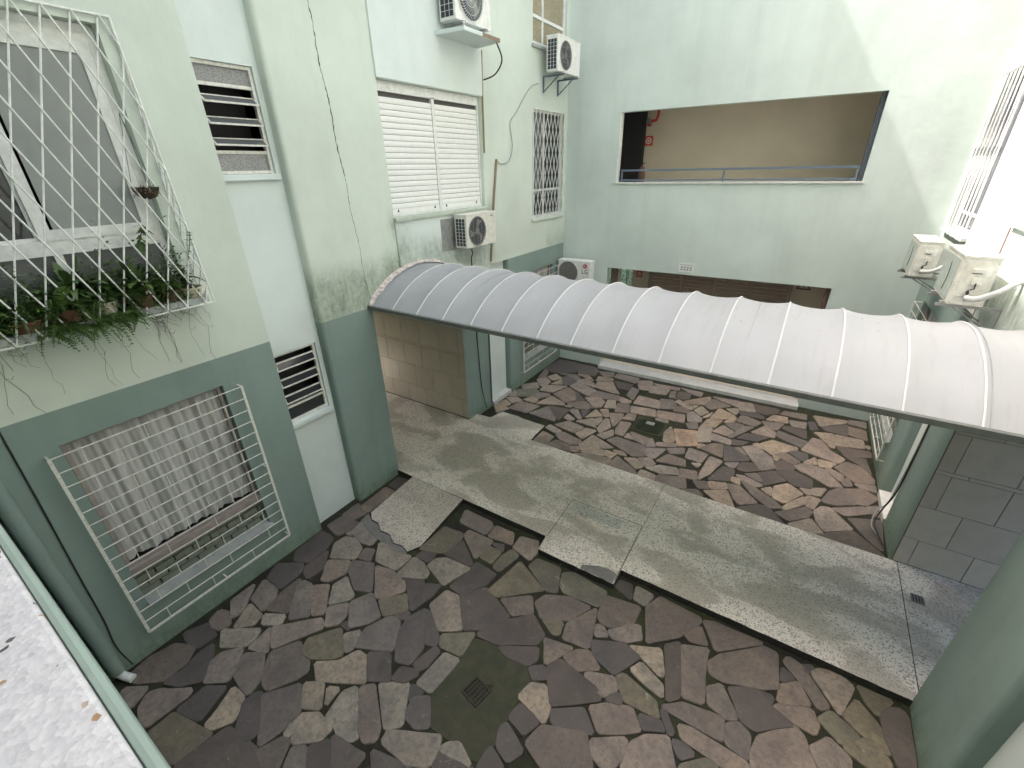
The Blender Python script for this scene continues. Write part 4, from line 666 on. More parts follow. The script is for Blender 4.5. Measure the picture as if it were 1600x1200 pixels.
# ramp
m = MB()
P = [(-5.0, Y0-.004), (-3.86, Y0-.004)]
edge = [(-3.80, 3.22), (-3.90, 3.05), (-4.05, 3.09), (-4.2, 3.06), (-4.38, 3.15), (-4.55, 3.13), (-4.7, 3.22), (-4.85, 3.22), (-4.98, 3.32)]
allv = P+edge
def rz_(y): return 0.022+(y-3.05)/(Y0-3.05)*(WZ-0.022-0.004)
n = len(allv)
V = [(x, y, rz_(y)) for x, y in allv]; B = [(x, y, -.02) for x, y in allv]
m.add(V, [tuple(range(n))[::-1]]); m.add(V+B, [(i, (i+1) % n, n+(i+1) % n, n+i) for i in range(n)], 1)
ramp_o = m.build('ramp', ['ramp', 'riser']); tag(ramp_o, 'rough speckled cement ramp slab leading down from the walkway by the green column', 'ramp')
m = MB(); E2 = [(-5.02, 3.30), (-4.85, 3.21), (-4.7, 3.21), (-4.55, 3.12), (-4.38, 3.14), (-4.2, 3.05), (-4.05, 3.08), (-3.9, 3.04), (-3.95, 2.93), (-4.2, 2.95), (-4.5, 3.0), (-4.8, 3.06), (-5.0, 3.12)]
slab(m, E2, -.02, .018); mo = m.build('mortar_lip', ['patch', 'patch'], ramp_o)
# small square drain in the passage floor
t = thing('passage_drain', 'tiny square floor drain in the walkway at the tiled passage', 'drain', (2.125, 5.8, WZ))
m = MB(); m.box((-.065, -.075, 0.001), (.065, .075, .004)); m.build('plate', 'patch', t)
m = MB()
for i in range(4): m.bar((-.045+i*.03, -.055, .006), (-.045+i*.03, .055, .006), .01, .003)
stuff(m.build('slot', 'black', t))

# ------------------------------------------------------------------ buildings
def TL(u, d, z): return (XL-d, u, z)             # left facade: u = y, d = depth into the wall
def TR(u, d, z): return (XR+d, u, z)
def TF(u, d, z): return (u-FAR_PIV.x, d, z)      # far facade, local to its pivot

def wallsheet(mb, T, u0, u1, z0, z1, holes=(), d=0.0, rev=0.14, split=3.12, mi_up=0, mi_lo=1, mi_rev=None):
    us = sorted({u0, u1} | {h[i] for h in holes for i in (0, 1) if u0 < h[i] < u1})
    zs = sorted({z0, z1} | {h[i] for h in holes for i in (2, 3) if z0 < h[i] < z1} | ({split} if split and z0 < split < z1 else set()))
    for i in range(len(us)-1):
        for j in range(len(zs)-1):
            cu, cz = (us[i]+us[i+1])/2, (zs[j]+zs[j+1])/2
            if any(h[0] < cu < h[1] and h[2] < cz < h[3] for h in holes): continue
            mb.quad(T(us[i], d, zs[j]), T(us[i+1], d, zs[j]), T(us[i+1], d, zs[j+1]), T(us[i], d, zs[j+1]), mi_lo if (split and cz < split) else mi_up)
    for h in holes:
        a, b, c, e = max(h[0], u0), min(h[1], u1), max(h[2], z0), min(h[3], z1)
        r = h[4] if len(h) > 4 else rev
        mi = (mi_lo if (split and (c+e)/2 < split) else mi_up) if mi_rev is None else mi_rev
        mb.quad(T(a, d, c), T(a, d+r, c), T(a, d+r, e), T(a, d, e), mi)
        mb.quad(T(b, d, c), T(b, d+r, c), T(b, d+r, e), T(b, d, e), mi)
        mb.quad(T(a, d, e), T(b, d, e), T(b, d+r, e), T(a, d+r, e), mi)
        mb.quad(T(a, d, c), T(b, d, c), T(b, d+r, c), T(a, d+r, c), mi)

def tbox(mb, T, u0, u1, d0, d1, z0, z1, mi=0):
    a, b = T(u0, d0, z0), T(u1, d1, z1); return mb.box(a, b, mi)

def profile(mb, T, pts, z0, z1, split, mi_up, mi_lo):
    zs = [z0, split, z1] if z0 < split < z1 else [z0, z1]
    for k in range(len(zs)-1):
        for (u, d), (u2, d2) in zip(pts[:-1], pts[1:]):
            mb.quad(T(u, d, zs[k]), T(u2, d2, zs[k]), T(u2, d2, zs[k+1]), T(u, d, zs[k+1]), mi_lo if (zs[k]+zs[k+1])/2 < split else mi_up)

R_ = 0.05
def arc(u, d, r, su, a0, a1, n=6):
    """quarter turn used for the rounded pilaster arrises"""
    return [(u+r*cos(radians(a0+(a1-a0)*i/n))*su, d+r*sin(radians(a0+(a1-a0)*i/n))) for i in range(n+1)]

PSILL = 3.08
BH = HB
def building_side(T, side, root, up, pan):
    DB = 4.6 if side == 'L' else 2.7  # unseen depth, set per side to steer daylight into the passage
    """wall of one long side, mirrored left and right"""
    rec = 0.14
    # near bay
    m = MB()
    holes = [(0.35, 2.0, 3.88, 6.15, .16), (0.56, 2.015, 0.66, 2.79, .13)]
    if side == 'R': holes = []
    wallsheet(m, T, -3.0, 2.68, -.02, BH, holes, 0, split=3.12)
    m.quad(T(2.68, 0, -.02), T(2.68, rec, -.02), T(2.68, rec, 3.12), T(2.68, 0, 3.12), 1)
    m.quad(T(2.68, 0, 3.12), T(2.68, rec, 3.12), T(2.68, rec, BH), T(2.68, 0, BH), 0)
    m.build('wall', [up, 'dado'], root, recalc=False)
    # recessed strip with the louvred windows
    m = MB()
    hl = [(2.725, 3.365, 5.0, 6.05, .09), (2.725, 3.36, 1.84, 2.86, .09)] if side == 'L' else []
    wallsheet(m, T, 2.68, 3.43, -.02, BH, hl, rec, split=None)
    m.build('recessed_wall_panel', [pan], root, recalc=False)
    # pilaster with rounded arris
    m = MB()
    pts = [(3.43, rec)]+[(3.43+R_-R_*cos(radians(a)), R_-R_*sin(radians(a))) for a in (0, 15, 30, 45, 60, 75, 90)]+[(4.32, 0)]
    profile(m, T, pts, -.02, BH, 3.14, 0, 1)
    m.quad(T(4.32, 0, -.02), T(4.32, DB, -.02), T(4.32, DB, 3.10), T(4.32, 0, 3.10), 1)
    o = m.build('pilaster', [up, 'dado'], root, recalc=False)
    for p in o.data.polygons: p.use_smooth = False
    # upper wall over the passage and beyond
    m = MB()
    holes = [(5.0, 7.37, 4.36, 6.13, .13), (5.0, 7.37, 7.52, 9.29, .13), (9.17, 10.6, 3.96, 6.11, .12), (9.17, 10.6, 7.18, 9.27, .12), (9.17, 10.6, 10.35, 12.42, .12)]
    wallsheet(m, T, 4.32, 12.9 if side == 'R' else 12.9, 3.24, BH, holes, 0, split=None)
    wallsheet(m, T, 4.32, 7.3, 3.08, 3.24, (), 0, split=None, mi_up=0)
    m.quad(T(4.32, 0, 3.08), T(4.32, DB, 3.08), T(6.42, DB, 3.08), T(6.42, 0, 3.08), 0)      # passage soffit
    m.quad(T(7.3, 0, 3.24), T(7.3, rec, 3.24), T(8.12, rec, 3.24), T(8.12, 0, 3.24), 0)
    m.build('wall', [up], root, recalc=False)
    # pier, recess, far bay
    m = MB()
    wallsheet(m, T, 6.42, 7.3, -.02, 3.08, (), 0, split=None, mi_up=0)
    m.quad(T(7.3, 0, -.02), T(7.3, rec, -.02), T(7.3, rec, 3.24), T(7.3, 0, 3.24), 0)
    pts = [(8.12, rec)]+[(8.12+R_-R_*cos(radians(a)), R_-R_*sin(radians(a))) for a in (0, 15, 30, 45, 60, 75, 90)]
    profile(m, T, pts, -.02, 3.24, 9, 0, 0)
    wallsheet(m, T, 8.12+R_, 12.9, -.02, 3.24, [(8.725, 10.18, 0.66, 2.79, .13)], 0, split=None, mi_up=0)
    m.build('wall_base', ['dado'], root, recalc=False)
    m = MB(); wallsheet(m, T, 7.3, 8.12, -.02, 3.24, (), rec, split=None); m.build('recessed_wall_panel', [pan], root, recalc=False)
    m = MB(); tbox(m, T, 7.31, 8.11, rec-.002, -.02, -.02, 0.10); m.build('plinth', 'marble', root, bevel=.006)
    # proud spandrels under and over the shuttered window
    for z0, z1 in ((3.0, 4.30), (6.14, 7.46)):
        m = MB(); tbox(m, T, 4.99, 7.40, -.028, .02, z0, z1); m.build('spandrel_panel', pan, root)
    # body behind: roof, ends, unseen back with a mouth opened to daylight the tiles
    m = MB(); DB = 4.6 if side == 'L' else 2.7
    m.quad(T(-3, 0, BH), T(12.9, 0, BH), T(12.9, DB, BH), T(-3, DB, BH))
    wallsheet(m, T, -3, 12.9, -.02, BH, [(4.9, 5.9, -1, 2.2, .01) if side == 'L' else (4.32, 6.42, -1, 3.08, .01)], DB, split=None)
    m.quad(T(-3, 0, -.02), T(-3, DB, -.02), T(-3, DB, BH), T(-3, 0, BH))
    m.quad(T(12.9, 0, -.02), T(12.9, DB, -.02), T(12.9, DB, BH), T(12.9, 0, BH))
    m.build('outer_wall', [up], root)
    # floors (keep rooms dark)
    m = MB()
    for z in (3.3, 6.6, 9.8, 12.9): m.quad(T(-3, .35, z), T(12.9, .35, z), T(12.9, DB-.01, z), T(-3, DB-.01, z))
    for u in (2.4, 3.9, 8.5): m.quad(T(u, .35, 3.3), T(u, DB-.01, 3.3), T(u, DB-.01, BH), T(u, .35, BH))
    m.build('room_partition', 'dim', root)

left_b = thing('apartment_building', 'pale green apartment block with the fern filled box grille and white roller shutters', 'building', (0, 0, 0))
right_b = thing('apartment_building', 'sunlit mint apartment block carrying two side by side condensers seen from their valve side', 'building', (0, 0, 0))
building_side(TL, 'L', left_b, 'wall', 'white_panel')
building_side(TR, 'R', right_b, 'right_wall', 'white_panel')

# tiled passage walls
def tiles(T, root, ua, ub, yface):
    """running-bond tiles on the wall y = yface, u is distance into the passage (d)"""
    DB = 4.6 if T is TL else 2.7
    rows = [(WZ+.004, .53), (.534, 1.05), (1.054, 1.56), (1.564, 1.61), (1.614, 2.13), (2.134, 2.65), (2.654, 3.07)]
    w = 0.533
    m = MB(); m.quad(T(yface+.012, -.0, -.02), T(yface+.012, DB, -.02), T(yface+.012, DB, 3.08), T(yface+.012, 0, 3.08)); m.build('grout_bed', 'tile_grout', root)
    meshes = {}
    for k, (z0, z1) in enumerate(rows):
        off = 0.16 if k % 2 == 0 else 0.42
        if k == 3: off = 0.3
        d = off-w
        while d < min(3.9, DB-.1):
            d0, d1 = max(d+.0025, 0.006), min(d+w-.0025, DB-.02, 3.95); d += w
            if d1-d0 < 0.03: continue
            key = (round(d1-d0, 3), round(z1-z0, 3))
            sx = 1 if T is TR else -1
            if key not in meshes:
                mb = MB(); W, H = d1-d0, z1-z0
                b = .004
                mb.add([(0, -.0, 0), (W, 0, 0), (W, 0, H), (0, 0, H), (b, -.005, b), (W-b, -.005, b), (W-b, -.005, H-b), (b, -.005, H-b)],
                       [(4, 5, 6, 7), (0, 1, 5, 4), (1, 2, 6, 5), (2, 3, 7, 6), (3, 0, 4, 7)])
                o = mb.build('tile', 'tile', root); meshes[key] = o.data
            else:
                o = bpy.data.objects.new('tile', meshes[key]); COL.objects.link(o); o.parent = root
            X = T(0, d0, 0)[0]
            if sx < 0: o.scale = (-1, 1, 1)
            o.location = (X, yface+.006, z0)
tiles(TL, left_b, 0, 4, 6.42)
tiles(TR, right_b, 0, 4, 6.40)
# ---- windows
def frame_rect(mb, T, u0, u1, z0, z1, d0, d1, w, mi=0):
    tbox(mb, T, u0, u1, d0, d1, z1-w, z1, mi); tbox(mb, T, u0, u1, d0, d1, z0, z0+w, mi)
    tbox(mb, T, u0, u0+w, d0, d1, z0+w, z1-w, mi); tbox(mb, T, u1-w, u1, d0, d1, z0+w, z1-w, mi)

def lower_window(T, root, s0, s1, near=True):
    """curtained window behind a grid grille"""
    w = MB(); frame_rect(w, T, s0+.01, s1-.01, 1.15, 2.785, .07, .115, .035)
    win = w.build('window', 'rose_wood', root)
    # curtain
    n = 150; V = []; F = []; r = random.Random(4)
    ph = [r.uniform(0, 6) for _ in range(5)]
    for j in range(9):
        for i in range(n+1):
            q = i/n; u = s0+.03+(s1-s0-.06)*q
            z = 2.77-(2.77-1.19)*j/8
            sp = 1+.10*(j/8)
            f = .022*sin(34*q*sp+ph[0]+2.6*sin(6*q+ph[3])+.5*sin(3*q*j/4))+.017*sin(73*q+ph[1]+.25*j*sin(9*q))+.007*sin(141*q+ph[2])
            V.append(T(u, .155+f, z+(0.012*sin(17*q) if j == 8 else 0)))
    for j in range(8):
        for i in range(n): a = j*(n+1)+i; F.append((a, a+1, a+n+2, a+n+1))
    mb = MB(); mb.add(V, F); c = mb.build('curtain', 'curtain', win, smooth=True)
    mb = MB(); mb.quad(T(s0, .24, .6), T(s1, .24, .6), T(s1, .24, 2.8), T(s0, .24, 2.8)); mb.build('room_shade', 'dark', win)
    # pinkish sill rail, pierced blocks, sloping marble sill
    mb = MB(); tbox(mb, T, s0+.002, s1-.002, .02, .13, 1.085, 1.15); tbox(mb, T, s0+.002, s1-.002, .05, .13, 1.03, 1.083); mb.build('sill_rail', 'rose_wood', root)
    mb = MB(); mb.quad(T(s0, .13, .66), T(s1, .13, .66), T(s1, .13, 1.09), T(s0, .13, 1.09)); mb.build('block_bed', 'dark', root)
    meshes = None
    rows = ((.72, .80), (.81, .885), (.895, .97), (.98, 1.025))
    for k, (za, zb) in enumerate(rows):
        u = s0-.1*(k % 2)
        while u < s1:
            a, b = max(u+.006, s0+.003), min(u+.19, s1-.003); u += .2
            if b-a < .03: continue
            mb = MB(); tbox(mb, T, a, b, .095-.012*(3-k) if k < 3 else .09, .128, za, zb-.004); mb.build('sill_block', 'block_green', root)
    mb = MB()
    a = [T(s0+.002, -.05, .635), T(s1+.03, -.05, .635), T(s1+.03, -.05, .665), T(s0+.002, -.05, .665), T(s0+.002, .12, .665), T(s1-.002, .12, .665), T(s1-.002, .12, .715), T(s0+.002, .12, .715)]
    mb.add(a, [(0, 1, 2, 3), (3, 2, 6, 7), (4, 5, 6, 7), (0, 1, 5, 4), (0, 3, 7, 4), (1, 2, 6, 5)]); mb.build('window_sill', 'sill_grey', root)

def lower_grille(T, root, g0, g1, z0, z1, d, mat='rusty_white'):
    m = MB()
    for u in (g0, g1): m.bar(T(u, d, z0), T(u, d, z1), .028, .014)
    m.bar(T(g0, d, z0), T(g1, d, z0), .014, .028)
    gr = m.build('window_grille', mat, root)
    gr['label'] = 'chipped white grid grille with staggered ties like brickwork'
    n = 15; h = (z1-z0)/n
    for k in range(1, n+1):
        m = MB(); m.tube([T(g0, d, z0+k*h), T(g1, d, z0+k*h)], .0062, 6); m.build('bar', mat, gr)
    m = MB()
    for k in range(n):
        u = g0+(.22 if k % 2 == 0 else .475)
        while u < g1-.03:
            m.tube([T(u, d, z0+k*h), T(u, d, z0+(k+1)*h)], .0052, 6); u += .503
    stuff(m.build('tie_bar', mat, gr))
    for u in (g0, g1, (g0+g1)/2):
        for z in ((z0, (z0+z1)/2, z1) if u != (g0+g1)/2 else (z0,)):
            m = MB(); m.bar(T(u, d, z), T(u, 0.0, z), .018, .012); m.build('wall_fixing', mat, gr)

lower_window(TL, left_b, .56, 2.015)
lower_grille(TL, left_b, .445, 2.165, .375, 2.735, -.10)
for T, root in ((TL, left_b), (TR, right_b)):
    lower_window(T, root, 8.725, 10.18)
    lower_grille(T, root, 8.575, 10.295, .375, 2.735, -.10)

def diamond_grille(T, root, u0, u1, z0, z1, d, pitch=.13, slope=.36, r=.006, mat='white_metal', d_top=None, name='diamond_grille', per_bar=False):
    d_top = d if d_top is None else d_top
    def D(z): return d+(d_top-d)*(z-z0)/(z1-z0)
    m = MB(); F = [T(u0, D(z0), z0), T(u1, D(z0), z0), T(u1, D(z1), z1), T(u0, D(z1), z1)]
    for i in range(4): m.tube([F[i], F[(i+1) % 4]], r*1.25, 6)
    gr = m.build(name, mat, root)
    mm = MB()
    H = (z1-z0)*slope
    for s in (1, -1):
        c = u0-H if s > 0 else u0
        k = 0
        lo = u0-H if s > 0 else u0
        u = lo
        while u < (u1 if s > 0 else u1+H):
            # line: at z0 is u, at z1 is u + s*H
            t0 = max(0, (u0-u)/(s*H) if s > 0 else (u1-u)/(s*H)) if True else 0
            t1 = min(1, (u1-u)/(s*H) if s > 0 else (u0-u)/(s*H))
            if t1-t0 > .02:
                off = r*.9*s
                pa = T(u+s*H*t0, D(z0+(z1-z0)*t0)+off, z0+(z1-z0)*t0); pb = T(u+s*H*t1, D(z0+(z1-z0)*t1)+off, z0+(z1-z0)*t1)
                if per_bar:
                    b = MB(); b.tube([pa, pb], r, 6); b.build('bar', mat, gr)
                else: mm.tube([pa, pb], r, 5)
            u += pitch
    if not per_bar: stuff(mm.build('lattice', mat, gr))
    return gr

def sash_window(T, root, u0, u1, z0, z1, d, glass, mat='white_frame', verts=(.5,), horiz=(.3,), w=.05):
    m = MB(); frame_rect(m, T, u0+.003, u1-.003, z0+.003, z1-.003, d-.03, d+.03, w)
    for q in verts: tbox(m, T, u0+(u1-u0)*q-w*.45, u0+(u1-u0)*q+w*.45, d-.022, d+.025, z0+w, z1-w)
    for q in horiz: tbox(m, T, u0+w, u1-w, d-.026, d+.028, z0+(z1-z0)*q-w*.45, z0+(z1-z0)*q+w*.45)
    win = m.build('window', mat, root)
    us = [0]+list(verts)+[1]; zs = [0]+list(horiz)+[1]
    k = 0
    for i in range(len(us)-1):
        for j in range(len(zs)-1):
            a, b = u0+(u1-u0)*us[i]+.02, u0+(u1-u0)*us[i+1]-.02; c, e = z0+(z1-z0)*zs[j]+.02, z0+(z1-z0)*zs[j+1]-.02
            p = MB(); tbox(p, T, a, b, d, d+.005, c, e); p.build('pane', glass[k % len(glass)], win); k += 1
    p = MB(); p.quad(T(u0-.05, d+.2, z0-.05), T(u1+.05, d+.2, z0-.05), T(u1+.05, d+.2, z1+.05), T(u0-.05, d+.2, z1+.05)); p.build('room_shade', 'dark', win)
    return win

# small diamond-grilled windows on both sides
sash_window(TL, left_b, 9.17, 10.6, 3.96, 6.11, .09, ['glass_dark', 'glass_frost_dk', 'glass_dark', 'glass_dark'], verts=(.42,), horiz=(.27,))
diamond_grille(TL, left_b, 9.18, 10.59, 3.97, 6.10, -.012, .165, .36, .0075)
m = MB(); tbox(m, TL, 9.12, 10.65, -.05, .02, 3.90, 3.957); m.build('window_sill', 'wall', left_b, bevel=.006)
sash_window(TL, left_b, 9.17, 10.6, 7.18, 9.27, .07, ['glass_amber'], verts=(.33,), horiz=(.22,), w=.06)
m = MB(); tbox(m, TL, 9.12, 10.65, -.05, .02, 7.12, 7.177); m.build('window_sill', 'sill_grey', left_b, bevel=.006)
sash_window(TR, right_b, 9.17, 10.6, 3.96, 6.11, .10, ['glass_bright'], verts=(), horiz=(.12,), w=.035)
diamond_grille(TR, right_b, 9.18, 10.59, 3.97, 6.10, -.05, .20, .07, .0085)
m = MB(); tbox(m, TR, 9.14, 10.63, -.07, .02, 3.905, 3.957); m.build('window_sill', 'right_wall', right_b, bevel=.006)
for u in (9.3, 9.6, 9.9, 10.2, 10.5):
    m = MB(); m.bar(TR(u, -.1, 3.93), TR(u, -.02, 3.93), .02, .02); m.build('grille_bracket', 'white_metal', right_b)
sash_window(TR, right_b, 9.17, 10.6, 7.18, 9.27, .05, ['glass_bright'], verts=(.5,), horiz=(.45,))
sash_window(TR, right_b, 9.17, 10.6, 10.35, 12.42, .05, ['glass_bright'], verts=(.5,), horiz=(.45,))
sash_window(TL, left_b, 9.17, 10.6, 10.35, 12.42, .08, ['glass_dark'], verts=(.5,), horiz=(.45,))
# white frame bottom of the shuttered opening on the sunlit side
def shutter(T, root, sh_vis=True):
    m = MB(); frame_rect(m, T, 5.003, 7.367, 4.363, 6.127, .07, .125, .035)
    tbox(m, T, 5.04, 7.33, .06, .12, 6.0, 6.09)
    sh = m.build('shutter_window', 'white_frame', root)
    mesh = None
    zs = [4.47+.0775*k for k in range(20)]
    for (a, b, dd) in ((5.04, 6.15, .085), (6.19, 7.33, .095)):
        mesh = None
        for z in zs:
            if z+.07 > 6.01: continue
            if mesh is None:
                mb = MB()
                L = b-a
                x0 = T(0, 0, 0)[0]; sg = 1 if T is TL else -1
                prof = [(0, 0), (.006*sg, .012), (.008*sg, .036), (.006*sg, .060), (0, .0725)]
                V = [(x, y, zz) for y in (0, L) for x, zz in prof]; n = len(prof)
                mb.add(V, [(i, i+1, n+i+1, n+i) for i in range(n-1)])
                o = mb.build('slat', 'shutter', sh); mesh = o.data
            else:
                o = bpy.data.objects.new('slat', mesh); COL.objects.link(o); o.parent = sh
            o.location = (T(0, dd, 0)[0], a, z)
        m2 = MB(); tbox(m2, T, a, b, dd-.012, dd+.008, 4.40, 4.468)
        m2.build('bottom_rail', 'shutter', sh)
        m2 = MB(); tbox(m2, T, a, b, dd+.02, dd+.03, 4.40, 6.02); m2.build('shutter_backing', 'dim', sh)
        for q in (.12, .88):
            m2 = MB(); u = a+(b-a)*q; tbox(m2, T, u-.012, u+.012, dd-.03, dd-.012, 4.425, 4.44); tbox(m2, T, u-.004, u+.004, dd-.03, dd-.02, 4.44, 4.465); m2.build('shutter_catch', 'charcoal', sh)
    m2 = MB(); tbox(m2, T, 6.14, 6.20, .06, .11, 4.40, 6.02); m2.build('mullion', 'white_frame', sh)
    m2 = MB(); tbox(m2, T, 4.985, 7.42, -.07, .03, 4.302, 4.358); m2.build('window_sill', 'wall' if T is TL else 'right_wall', root, bevel=.008)
shutter(TL, left_b); shutter(TR, right_b)

# louvred bathroom windows in the recess
def louvre(T, root, u0, u1, z0, z1, d, nb, top_pane, bottom_pane, ang, bg):
    m = MB(); frame_rect(m, T, u0+.003, u1-.003, z0+.003, z1-.003, d-.03, d+.02, .032)
    win = m.build('louvre_window', 'rusty_white', root)
    za, zb = z0+.035, z1-.035
    if bottom_pane:
        p = MB(); tbox(p, T, u0+.03, u1-.03, d, d+.005, za, za+bottom_pane-.02); p.build('pane', 'glass_wire' if top_pane else 'glass_dark', win)
        p = MB(); tbox(p, T, u0+.03, u1-.03, d-.02, d+.01, za+bottom_pane-.02, za+bottom_pane+.012); p.build('transom', 'rusty_white', win); za += bottom_pane+.012
    if top_pane:
        p = MB(); tbox(p, T, u0+.03, u1-.03, d, d+.005, zb-top_pane+.02, zb); p.build('pane', 'glass_wire', win)
        p = MB(); tbox(p, T, u0+.03, u1-.03, d-.02, d+.01, zb-top_pane-.012, zb-top_pane+.02); p.build('transom', 'rusty_white', win); zb -= top_pane+.012
    h = (zb-za)/nb
    for k in range(nb):
        zc = za+h*(k+.42); L = .105
        dx, dz = L*cos(radians(ang)), L*sin(radians(ang))
        a0, a1 = (d-.015-dx*.8, zc-dz*.5), (d-.015+dx*.2, zc+dz*.5)      # outer edge lower
        p = MB(); x = [T(u0+.035, a0[0], a0[1]), T(u1-.035, a0[0], a0[1]), T(u1-.035, a1[0], a1[1]), T(u0+.035, a1[0], a1[1])]
        y = [(q[0], q[1], q[2]+.006) for q in x]
        p.add(x+y, [(0, 1, 2, 3), (4, 5, 6, 7), (0, 1, 5, 4), (1, 2, 6, 5), (2, 3, 7, 6), (3, 0, 4, 7)]); bl = p.build('louvre_blade', bg, win)
        p = MB()
        for i in range(4): p.bar(x[i], x[(i+1) % 4], .018, .018)
        p.build('louvre_blade', 'rusty_white', win)
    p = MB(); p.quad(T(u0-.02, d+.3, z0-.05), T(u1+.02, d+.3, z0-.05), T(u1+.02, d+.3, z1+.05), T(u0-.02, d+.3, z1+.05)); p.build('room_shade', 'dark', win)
    p = MB(); tbox(p, T, u0-.03, u1+.02, .085, .17, z0-.065, z0-.005); p.build('window_sill', 'white_panel', root, bevel=.006)
louvre(TL, left_b, 2.725, 3.365, 5.0, 6.05, .20, 3, .17, .19, 36, 'glass_frost_dk')
louvre(TL, left_b, 2.725, 3.36, 1.84, 2.86, .20, 3, 0, .2, 72, 'glass_dark')
for k, (y, c, h) in enumerate(((2.85, 'jar', .09), (2.95, 'cream_pot', .07), (3.05, 'terracotta', .1), (3.14, 'sign_white', .08), (3.24, 'jar', .11))):
    m = MB(); m.tube([(XL-.40, y, 1.9), (XL-.40, y, 1.9+h)], .028, 10)
    # jars stand on the inner sill and read dimly through the lowest pane
lw = None

# big window behind the box grille
m = MB(); frame_rect(m, TL, .353, 1.997, 3.905, 6.147, .10, .16, .06)
tbox(m, TL, .41, 1.94, .095, .155, 4.40, 4.52); tbox(m, TL, .41, 1.94, .10, .15, 6.02, 6.09)
tbox(m, TL, 1.13, 1.19, .10, .155, 3.96, 4.40)
bw_ = m.build('window', 'white_frame', left_b)
p = MB(); tbox(p, TL, .41, 1.94, .135, .14, 3.96, 4.40); p.build('pane', 'glass_frost_dk', bw_)
p = MB(); tbox(p, TL, 1.20, 1.86, .10, .105, 4.55, 5.98); p.build('pane', 'glass_frost', bw_)
m = MB(); frame_rect(m, TL, 1.09, 1.93, 4.52, 6.02, .085, .13, .085); m.build('sash', 'white_frame', bw_)
p = MB(); tbox(p, TL, .41, 1.1, .15, .155, 4.52, 6.02); p.build('pane', 'glass_dark', bw_)
m = MB(); frame_rect(m, TL, .80, 1.10, 4.52, 6.02, .13, .149, .03); m.build('sash', 'white_frame', bw_)
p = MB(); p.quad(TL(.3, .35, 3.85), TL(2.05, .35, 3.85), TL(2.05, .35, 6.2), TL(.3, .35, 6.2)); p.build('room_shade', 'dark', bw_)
m = MB(); tbox(m, TL, .33, 2.07, -.24, .16, 3.815, 3.875); m.build('planter_shelf', 'sill_grey', left_b)

# box grille leaning out over the shelf
bx = diamond_grille(TL, left_b, .25, 2.105, 3.80, 6.21, -.26, .178, .37, .0075, 'white_metal', d_top=-.02, name='box_grille', per_bar=True)
m = MB()
P0, P1, P2 = TL(2.105, -.02, 6.21), TL(2.105, -.26, 3.80), TL(2.105, 0, 3.80)
m.tube([P0, P1, P2, TL(2.105, 0, 6.15)], .008, 6)
for k in range(1, 13):
    q = k/13; a = Vector(P1).lerp(Vector(P0), q); b = Vector(P2).lerp(Vector(TL(2.105, 0, 6.15)), max(0, q-.11)); m.tube([a, b], .0055, 5)
    b = Vector(P2).lerp(Vector(TL(2.105, 0, 6.15)), min(1, q+.11)); m.tube([a, b], .0055, 5)
m.build('side_lattice', 'white_metal', bx)
m = MB()
for u in (.5, .85, 1.2, 1.55, 1.9): m.bar(TL(u, -.26, 3.80), TL(u, 0, 3.80), .012, .012)
m.tube([TL(.25, -.13, 3.80), TL(2.1, -.13, 3.80)], .006, 6)
stuff(m.build('floor_bar', 'white_metal', bx))

# long jagged crack down the pilaster
def ribbon(mb, pts, w, T, d=-.0015):
    n = len(pts)
    V = []
    for i, (u, z) in enumerate(pts):
        ww = w*(w and random.uniform(.35, 1.4))
        V += [T(u-ww/2, d, z), T(u+ww/2, d, z)]
    mb.add(V, [(2*i, 2*i+1, 2*i+3, 2*i+2) for i in range(n-1)])
cr = random.Random(11)
pts = []
for i in range(150):
    q = i/149; z = 8.5-(8.5-3.15)*q
    u = 4.03+(4.315-4.03)*((8.5-z)/(8.5-3.15))
    pts.append((u+cr.uniform(-.006, .006)+.012*sin(q*40), z))
m = MB(); ribbon(m, pts[:100], .014, TL); ribbon(m, pts[99:], .007, TL); stuff(m.build('plaster_crack', 'crack', left_b, recalc=False))

# ---- far building
far_b = thing('apartment_building', 'cool green stair block across the end of the courtyard with two long corridor openings', 'building', FAR_PIV, FAR_RZ)
m = MB()
OP1 = (-4.09, .575, 4.66, 6.05, .16); OP2 = (-4.13, .605, .08, 2.70, .16)
wallsheet(m, TF, -5.75, 2.35, -.02, BH, [OP1, OP2], 0, split=None)
m.build('wall', ['far_wall'], far_b, recalc=False)
m = MB(); wallsheet(m, TF, -5.75, 2.35, -.02, 0.30, [(-4.13, .605, -.5, .5)], -.004, split=None)
m = MB()
# corridor shells
for (z0, z1, a, b) in ((4.50, 6.35, -4.6, 1.3), (.10, 2.95, -4.95, 1.3)):
    D = 1.75
    a_ = -4.0 if z0 < 1 else a
    m.quad(TF(a_, D, z0), TF(b, D, z0), TF(b, D, z1), TF(a_, D, z1), 0)
    if z0 < 1: m.quad(TF(a, D, z0), TF(-4.75, D, z0), TF(-4.75, D, z1), TF(a, D, z1), 0)
    m.quad(TF(a, .16, z1), TF(b, .16, z1), TF(b, D, z1), TF(a, D, z1), 1)
    m.quad(TF(a, .16, z0), TF(b, .16, z0), TF(b, D, z0), TF(a, D, z0), 0)
    m.quad(TF(b, .16, z0), TF(b, D, z0), TF(b, D, z1), TF(b, .16, z1), 0)
    m.quad(TF(a, .16, z0), TF(a, D, z0), TF(a, D, z1), TF(a, .16, z1), 2)
    m.quad(TF(-5.75, .162, z0), TF(a, .162, z0), TF(a, .162, z1), TF(-5.75, .162, z1), 0)
m.build('corridor', ['beige', 'white_ceiling', 'dark'], far_b)
